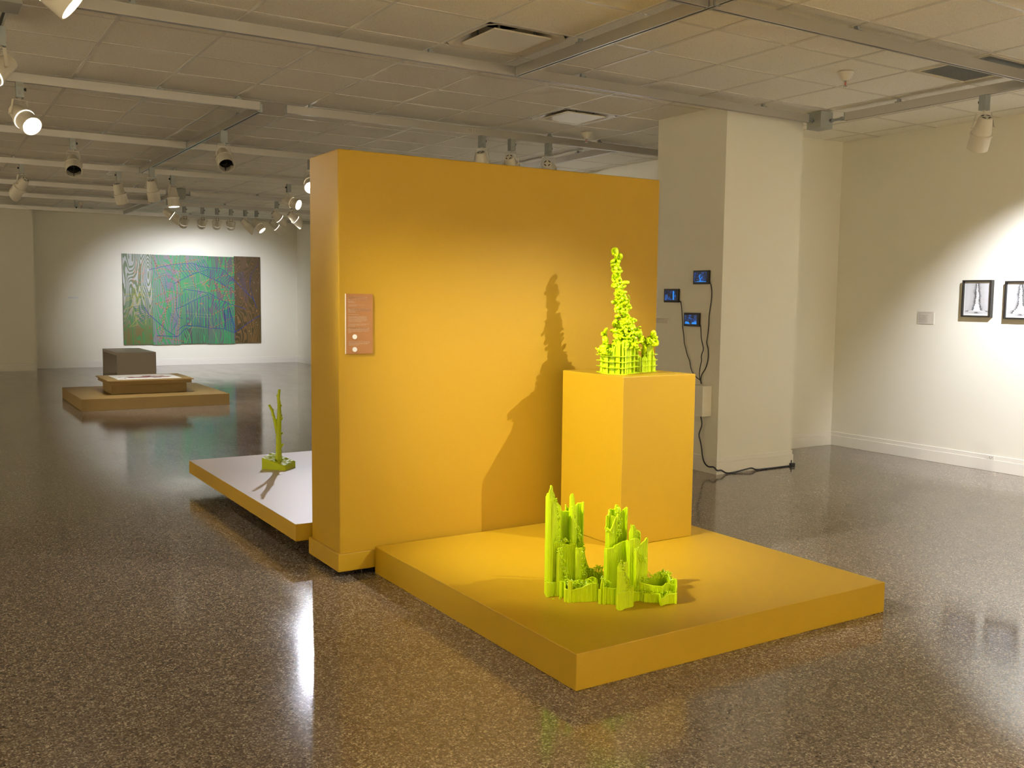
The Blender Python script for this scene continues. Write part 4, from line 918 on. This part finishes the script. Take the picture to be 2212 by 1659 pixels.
# ------------------------------------------------------------------ monitors, plates and cables on the pillar
def scr_mat(name, seed, kind):
    m = mat(name, (.005, .006, .01), .3); b = m.node_tree.nodes['Principled BSDF']; g = nd(m, 'ShaderNodeNewGeometry')
    n1 = nd(m, 'ShaderNodeTexNoise', noise_dimensions='4D'); n1.inputs['W'].default_value = seed; n1.inputs['Scale'].default_value = 95 if kind != 3 else 60; n1.inputs['Detail'].default_value = 3
    if kind == 3:
        mp = nd(m, 'ShaderNodeMapping'); mp.inputs['Rotation'].default_value = (.5, 0, 0); mp.inputs['Scale'].default_value = (1, .35, 1.5); lk(m, g.outputs['Position'], mp.inputs['Vector']); lk(m, mp.outputs[0], n1.inputs['Vector'])
    else: lk(m, g.outputs['Position'], n1.inputs['Vector'])
    n2 = nd(m, 'ShaderNodeTexNoise', noise_dimensions='4D'); n2.inputs['W'].default_value = seed+4; n2.inputs['Scale'].default_value = 17; lk(m, g.outputs['Position'], n2.inputs['Vector'])
    s = math_n(m, 'ADD', math_n(m, 'MULTIPLY', n1.outputs['Fac'], .6), math_n(m, 'MULTIPLY', n2.outputs['Fac'], .55))
    r = ramp(m, [(.55, (.0, .001, .003)), (.61, (.002, .03, .14)), (.68, (.004, .10, .46)), (.78, (.02, .26, .85))]); lk(m, s, r.inputs['Fac'])
    b.inputs['Emission Strength'].default_value = .85; lk(m, r.outputs['Color'], b.inputs['Emission Color']); return m
m_img = mat('screen_blue', (.0, .02, .1), .4, emit=((.02, .26, .85), .95)); m_imgd = mat('screen_black', (.002, .002, .004), .4)
PX = 3.459
mons = [(1.042, .857, 1.577, 1.4575, (1.032, .875, 1.561, 1.4765), 'left black mini monitor on the pillar showing a bright upright band', 1),
        (.667, .4805, 1.733, 1.6155, (.6545, .500, 1.719, 1.635), 'top black mini monitor on the pillar showing a blue forked tree', 2),
        (.7705, .5855, 1.369, 1.252, (.760, .6035, 1.3535, 1.270), 'bottom black mini monitor on the pillar with hazy blue texture', 3)]
for y1, y0, z1, z0_, (sy1, sy0, sz1, sz0), lb, kd in mons:
    t = thing('mini_monitor', (PX, (y0+y1)/2, (z0_+z1)/2), lb, 'monitor', 'mini monitors on the pillar')
    o = MB(); fx = PX-.026
    o.box(fx, PX-.001, y0, y1, z0_, z1)
    o.build('casing', M['black'], t, bevel=.002)
    MB().box(fx-.0010, fx-.0002, sy0, sy1, sz0, sz1).build('screen', scr_mat('screen_'+str(kd), kd*3.7, kd), t)
    MB().box(fx+.004, PX-.004, y0-.007, y0+.001, z0_+.002, z0_+.018).build('plug', M['black'], t)
    o = MB(); X_ = fx-.0016
    def pol(pts, X_=X_, o=o, sy1=sy1, sy0=sy0, sz0=sz0, sz1=sz1):
        n = len(o.v)
        for u, v in pts: o.v.append(Vector((X_, sy1+(sy0-sy1)*u, sz0+(sz1-sz0)*v)))
        o.f.append(tuple(range(n, n+len(pts))))
    if kd == 2:
        pol([(.44, .0), (.54, 0), (.53, .25), (.48, .25)]); pol([(.48, .2), (.53, .25), (.45, .52), (.39, .50)]); pol([(.49, .28), (.53, .24), (.68, .50), (.66, .52)]); pol([(.39, .50), (.45, .52), (.46, .68), (.40, .66)]); pol([(.40, .62), (.46, .6), (.55, .74), (.48, .78)]); pol([(.02, 0), (.98, 0), (.98, .05), (.6, .09), (.3, .06)])
    elif kd == 1:
        pol([(.55, .05), (.80, .05), (.78, .5), (.80, .95), (.52, .95), (.50, .5)])
        n = len(o.v)
    else:
        pol([(.02, .05), (.42, .02), (.36, .22), (.1, .30)]); pol([(.58, .02), (.98, .02), (.95, .25), (.62, .20)])
    if kd != 1: o.build('screen_image', m_img, t)
    else:
        o = MB(); n = 16; cu_, cv_ = .62, .34; o.v = [Vector((X_, sy1+(sy0-sy1)*(cu_+.06*math.cos(2*PI*i/n)), sz0+(sz1-sz0)*(cv_+.08*math.sin(2*PI*i/n)))) for i in range(n)]; o.f = [tuple(range(n))]; o.build('dark_spot', m_imgd, t)
        o = MB(); pol([(.70, .04), (.82, .04), (.80, .5), (.82, .96), (.72, .96), (.70, .5)], o=o); o.build('screen_image', m_img, t)
sC = 1128/340
def cabl(name, pts, r, label, X=PX-.006, group=None):
    q = [onx(1400+x/sC, 560+y/sC, X) for x, y in pts]; s = []
    for i in range(len(q)-1):
        p0, p1, p2, p3 = q[max(i-1, 0)], q[i], q[i+1], q[min(i+2, len(q)-1)]
        for k in range(5): w = k/5; s.append(.5*((2*p1)+(p2-p0)*w+(2*p0-5*p1+4*p2-p3)*w*w+(3*p1-p0-3*p2+p3)*w**3))
    s.append(q[-1]); o = MB().tube(s, r, 7).build(name, M['cable'], smooth='auto'); tag(o, label, 'cable', group); return s
cabl('monitor_cable', [(233, 300), (240, 345), (244, 400), (247, 440), (248, 490), (255, 540), (260, 600), (272, 650), (282, 690), (298, 730), (304, 770), (318, 810), (345, 845), (372, 866), (380, 893)], .0042, 'wavy black cable hanging from the left mini monitor', X=PX-.018)
cabl('monitor_cable', [(449, 178), (456, 230), (452, 300), (438, 400), (434, 480), (425, 560), (420, 600), (430, 650), (428, 720), (412, 780), (385, 825), (377, 860), (381, 893)], .0042, 'black cable hanging from the top mini monitor')
cabl('monitor_cable', [(377, 478), (379, 520), (382, 570), (393, 620), (395, 650), (382, 690), (382, 730), (372, 780), (368, 820), (372, 860), (382, 893)], .0042, 'black cable hanging from the bottom mini monitor', X=PX-.029)
# white box
p = onx(1538, 833, PX); e = None
dX = .11
for k in range(60):
    q = Vector((PX-dX, .424, .7525)); xx_ = 1106+FPX*(q-CAM).dot(_r)/(q-CAM).dot(_f)
    dX += (xx_-1518.5)*.0005
t = thing('equipment_box', (PX, .52, .62), 'white wooden box mounted low on the pillar behind the pedestal', 'box')
MB().box(PX-dX, PX, .424, .66, .492, .752).build('casing', M['wall'], t, bevel=.002)
# power cord: down the pillar, then along the floor to the back corner
pts = [onx(1400+x/sC, 560+y/sC, PX-.028) for x, y in ((375, 1120), (384, 1160), (384, 1195), (370, 1235), (365, 1265), (376, 1310), (384, 1360), (388, 1400), (396, 1440), (410, 1468), (435, 1488), (470, 1489))]
pts += [Vector((3.440, .312, .040))] + [ony(1400+x/sC, 560+y/sC, .314) for x, y in ((525, 1512), (560, 1532), (610, 1528), (660, 1516), (710, 1503), (745, 1496), (775, 1508), (850, 1501), (930, 1492), (1022, 1480))]
s = []
for i in range(len(pts)-1):
    p0, p1, p2, p3 = pts[max(i-1, 0)], pts[i], pts[i+1], pts[min(i+2, len(pts)-1)]
    for k in range(5): w = k/5; v = .5*((2*p1)+(p2-p0)*w+(2*p0-5*p1+4*p2-p3)*w*w+(3*p1-p0-3*p2+p3)*w**3); v.z = max(v.z, .0065); s.append(v)
s.append(pts[-1]); s[-1].z = max(s[-1].z, .0065)
for k in range(2): s = [s[0]]+[(s[i-1]+s[i]*2+s[i+1])/4 for i in range(1, len(s)-1)]+[s[-1]]
tag(MB().tube(s, .0062, 8).build('power_cable', M['cable'], smooth='auto'), 'black power cord dropping from the white box and running along the floor at the pillar', 'cable')
e = pts[-1]; t = thing('power_strip', (e.x+.03, e.y+.02, 0), 'small black power strip at the right foot of the pillar', 'power strip')
MB().box(e.x-.005, e.x+.045, e.y-.012, e.y+.10, .0, .03).build('casing', M['black'], t, bevel=.003)
MB().tube([(e.x+.02, e.y+.02, .03), (e.x+.02, e.y+.02, .055)], .012, 10).build('plug', M['black'], t)

# ------------------------------------------------------------------ wall labels
def card(name, label, org_, U, Nn, w, h, rows, title_rows=1, cm='glasswhite'):
    """org_ = top-left corner on the wall, U = reading direction, Nn = outward normal"""
    U = Vector(U); Nn = Vector(Nn); Z_ = Vector((0, 0, 1)); org_ = Vector(org_)
    t = thing(name, tuple(org_+U*w/2-Z_*h/2), label, 'wall label', 'small wall labels')
    o = MB(); c = [org_, org_+U*w, org_+U*w-Z_*h, org_-Z_*h]; n = 0; o.v = [p+Nn*.006 for p in c]+[p for p in c]
    o.f = [(3, 2, 1, 0), (0, 1, 5, 4), (1, 2, 6, 5), (2, 3, 7, 6), (3, 0, 4, 7)]; o.build('card', M[cm], t)
    text_mesh([(s_, sz, u, -v) for s_, sz, u, v in rows], M['ink'], 'printed_text', t, lambda u, v: org_+U*u+Z_*v+Nn*.0066)
card('wall_label', 'small beige label on the pillar beside the partition edge', (PX-.0002, 1.172, 1.317), (0, -1, 0), (-1, 0, 0), .172, .049,
     [('gesture object and digital performance,', .0065, .008, .012), ('moving image, three screens', .0055, .008, .020), ('2022-23', .0055, .008, .028), ('collection of the artist', .0055, .008, .038)])
rows = [('After Five VR Gesture Drawings, 2022', .0085, .012, .013), ('digital prints', .006, .012, .021)]
para_ = 'The drawings on this wall show each object before it was printed and extruded in plastic for the gallery floor. They were made by gesture in the air and turned into lines'.split()
k = 0
for r_ in range(14): rows.append((' '.join(para_[(r_*7+i) % len(para_)] for i in range(7)), .0062, .012, .033+r_*.0056))
card('wall_label', 'white text label on the right wall beside the framed drawings', (5.7508, .089, 1.397), (0, -1, 0), (-1, 0, 0), .172, .115, rows)
card('wall_label', 'tiny pale label far left on the painting wall', (ony(147, 641, 15.26).x, 15.2618, ony(147, 641, 15.26).z), (1, 0, 0), (0, -1, 0), .19, .036, [('panel painting, acrylic on plywood, 2022', .008, .012, .012), ('collection of the artist', .007, .012, .024)], cm='paper')

# ------------------------------------------------------------------ framed drawings
def ink_mat(name, seed, y0, z0, wide, base_w, base_z):
    m = mat(name, (.7, .7, .7), .5); b = m.node_tree.nodes['Principled BSDF']; g = nd(m, 'ShaderNodeNewGeometry'); sx = nd(m, 'ShaderNodeSeparateXYZ'); lk(m, g.outputs['Position'], sx.inputs[0])
    n1 = nd(m, 'ShaderNodeTexNoise', noise_dimensions='4D'); n1.inputs['W'].default_value = seed; n1.inputs['Scale'].default_value = 120; n1.inputs['Detail'].default_value = 2; lk(m, g.outputs['Position'], n1.inputs['Vector'])
    n2 = nd(m, 'ShaderNodeTexNoise', noise_dimensions='4D'); n2.inputs['W'].default_value = seed+2; n2.inputs['Scale'].default_value = 24; lk(m, g.outputs['Position'], n2.inputs['Vector'])
    zr = math_n(m, 'DIVIDE', math_n(m, 'SUBTRACT', sx.outputs['Z'], z0), .255)                       # 0 bottom 1 tip
    wr = ramp(m, [(0, (0, 0, 0)), (.012, (base_w, 0, 0)), (base_z, (base_w*.85, 0, 0)), (base_z+.01, (.10*wide, 0, 0)), (.22, (.075*wide, 0, 0)), (.30, (.045*wide, 0, 0)), (.8, (.032*wide, 0, 0)), (.97, (.022, 0, 0)), (1, (0, 0, 0))]); 
    e = wr.color_ramp.elements
    lk(m, zr, wr.inputs['Fac']); sc = nd(m, 'ShaderNodeSeparateColor'); lk(m, wr.outputs['Color'], sc.inputs[0])
    yy = math_n(m, 'SUBTRACT', sx.outputs['Y'], y0)
    wob = math_n(m, 'MULTIPLY', math_n(m, 'SUBTRACT', n2.outputs['Fac'], .5), .03)
    dd = math_n(m, 'SUBTRACT', math_n(m, 'ABSOLUTE', math_n(m, 'ADD', yy, wob)), math_n(m, 'MULTIPLY', sc.outputs[0], .36))
    dd = math_n(m, 'ADD', dd, math_n(m, 'MULTIPLY', math_n(m, 'SUBTRACT', n1.outputs['Fac'], .5), .030))
    out = math_n(m, 'MAXIMUM', math_n(m, 'MULTIPLY', zr, -.3), math_n(m, 'MULTIPLY', math_n(m, 'SUBTRACT', zr, 1), .3))
    dd = math_n(m, 'MAXIMUM', dd, out)
    r = ramp(m, [(0, (.72, .72, .72)), (.44, (.70, .70, .70)), (.455, (.25, .25, .25)), (.47, (.75, .75, .75)), (.485, (.7, .7, .7)), (.50, (.015, .015, .015)), (.52, (.06, .06, .06)), (.56, (.20, .20, .20)), (.64, (.42, .42, .42)), (.9, (.52, .52, .52))])
    lk(m, math_n(m, 'ADD', math_n(m, 'MULTIPLY', dd, 6.0), .5), r.inputs['Fac']); lk(m, r.outputs['Color'], b.inputs['Base Color']); return m
WX = 5.751; DEP = .042; FX = WX-DEP; s6 = 2212/252
def fr(x, y): return onx(1960+x/s6, 580+y/s6, FX)
tl, br2 = fr(1045, 222), fr(1562, 928); fw, fh = tl.y-br2.y, tl.z-fr(1030, 915).z
def framed(yl, zt, w, h, label, seed, args):
    t = thing('framed_drawing', (WX, yl-w/2, zt-h/2), label, 'framed drawing', 'framed drawings on the right wall')
    o = MB(); f_ = .014
    o.box(FX, WX, yl-f_, yl, zt-h, zt); o.box(FX, WX, yl-w, yl-w+f_, zt-h, zt); o.box(FX, WX, yl-w+f_, yl-f_, zt-f_, zt); o.box(FX, WX, yl-w+f_, yl-f_, zt-h, zt-h+f_)
    o.build('frame', M['frame'], t)
    MB().box(WX-.022, WX-.002, yl-w+f_, yl-f_, zt-h+f_, zt-f_).build('mat_board', M['paper'], t)
    MB().box(WX-.0235, WX-.0222, yl-w+f_+.010, yl-f_-.010, zt-h+f_+.016, zt-f_-.010).build('drawing', ink_mat('ink_drawing_'+str(seed), seed, yl-w/2, zt-h+.045, *args), t)
framed(tl.y, tl.z, fw, fh, 'left framed black and white drawing of a spindly tower, whole in view', 1, (1.0, .26, .045))
t2 = fr(1852, 238); framed(t2.y, t2.z, fw, fh, 'right framed black and white tower drawing cut by the photo edge', 2, (1.15, .19, .12))
# outlet on the right baseboard
p = onx(2139, 995, WX-.014)
t = thing('wall_outlet', (WX-.008, p.y, p.z), 'white power outlet at the top of the right wall baseboard', 'outlet')
MB().box(WX-.012, WX-.0072, p.y-.035, p.y+.035, .1065, .141).build('plate', M['trim'], t, bevel=.001)
o = MB()
for s_ in (-1, 1): o.box(WX-.0128, WX-.0121, p.y-.004+s_*.012, p.y+.000+s_*.012, .118, .130)
o.box(WX-.0128, WX-.0121, p.y-.004, p.y+.003, .110, .115); o.build('socket_slots', M['ink'], t)

# ------------------------------------------------------------------ world and view
w = bpy.data.worlds.new('world'); bpy.context.scene.world = w; w.use_nodes = True
w.node_tree.nodes['Background'].inputs[0].default_value = (1, .85, .65, 1); w.node_tree.nodes['Background'].inputs[1].default_value = .02
sc_ = bpy.context.scene; vs = sc_.view_settings; vs.view_transform = 'Standard'; vs.look = 'None'; vs.gamma = 1; vs.exposure = EXPO; vs.use_curve_mapping = False
sc_.cycles.use_denoising = True; sc_.cycles.max_bounces = 10; sc_.cycles.diffuse_bounces = 6; sc_.cycles.glossy_bounces = 4; sc_.cycles.sample_clamp_indirect = 6; sc_.cycles.sample_clamp_direct = 0
sc_.cycles.caustics_reflective = False; sc_.cycles.caustics_refractive = False
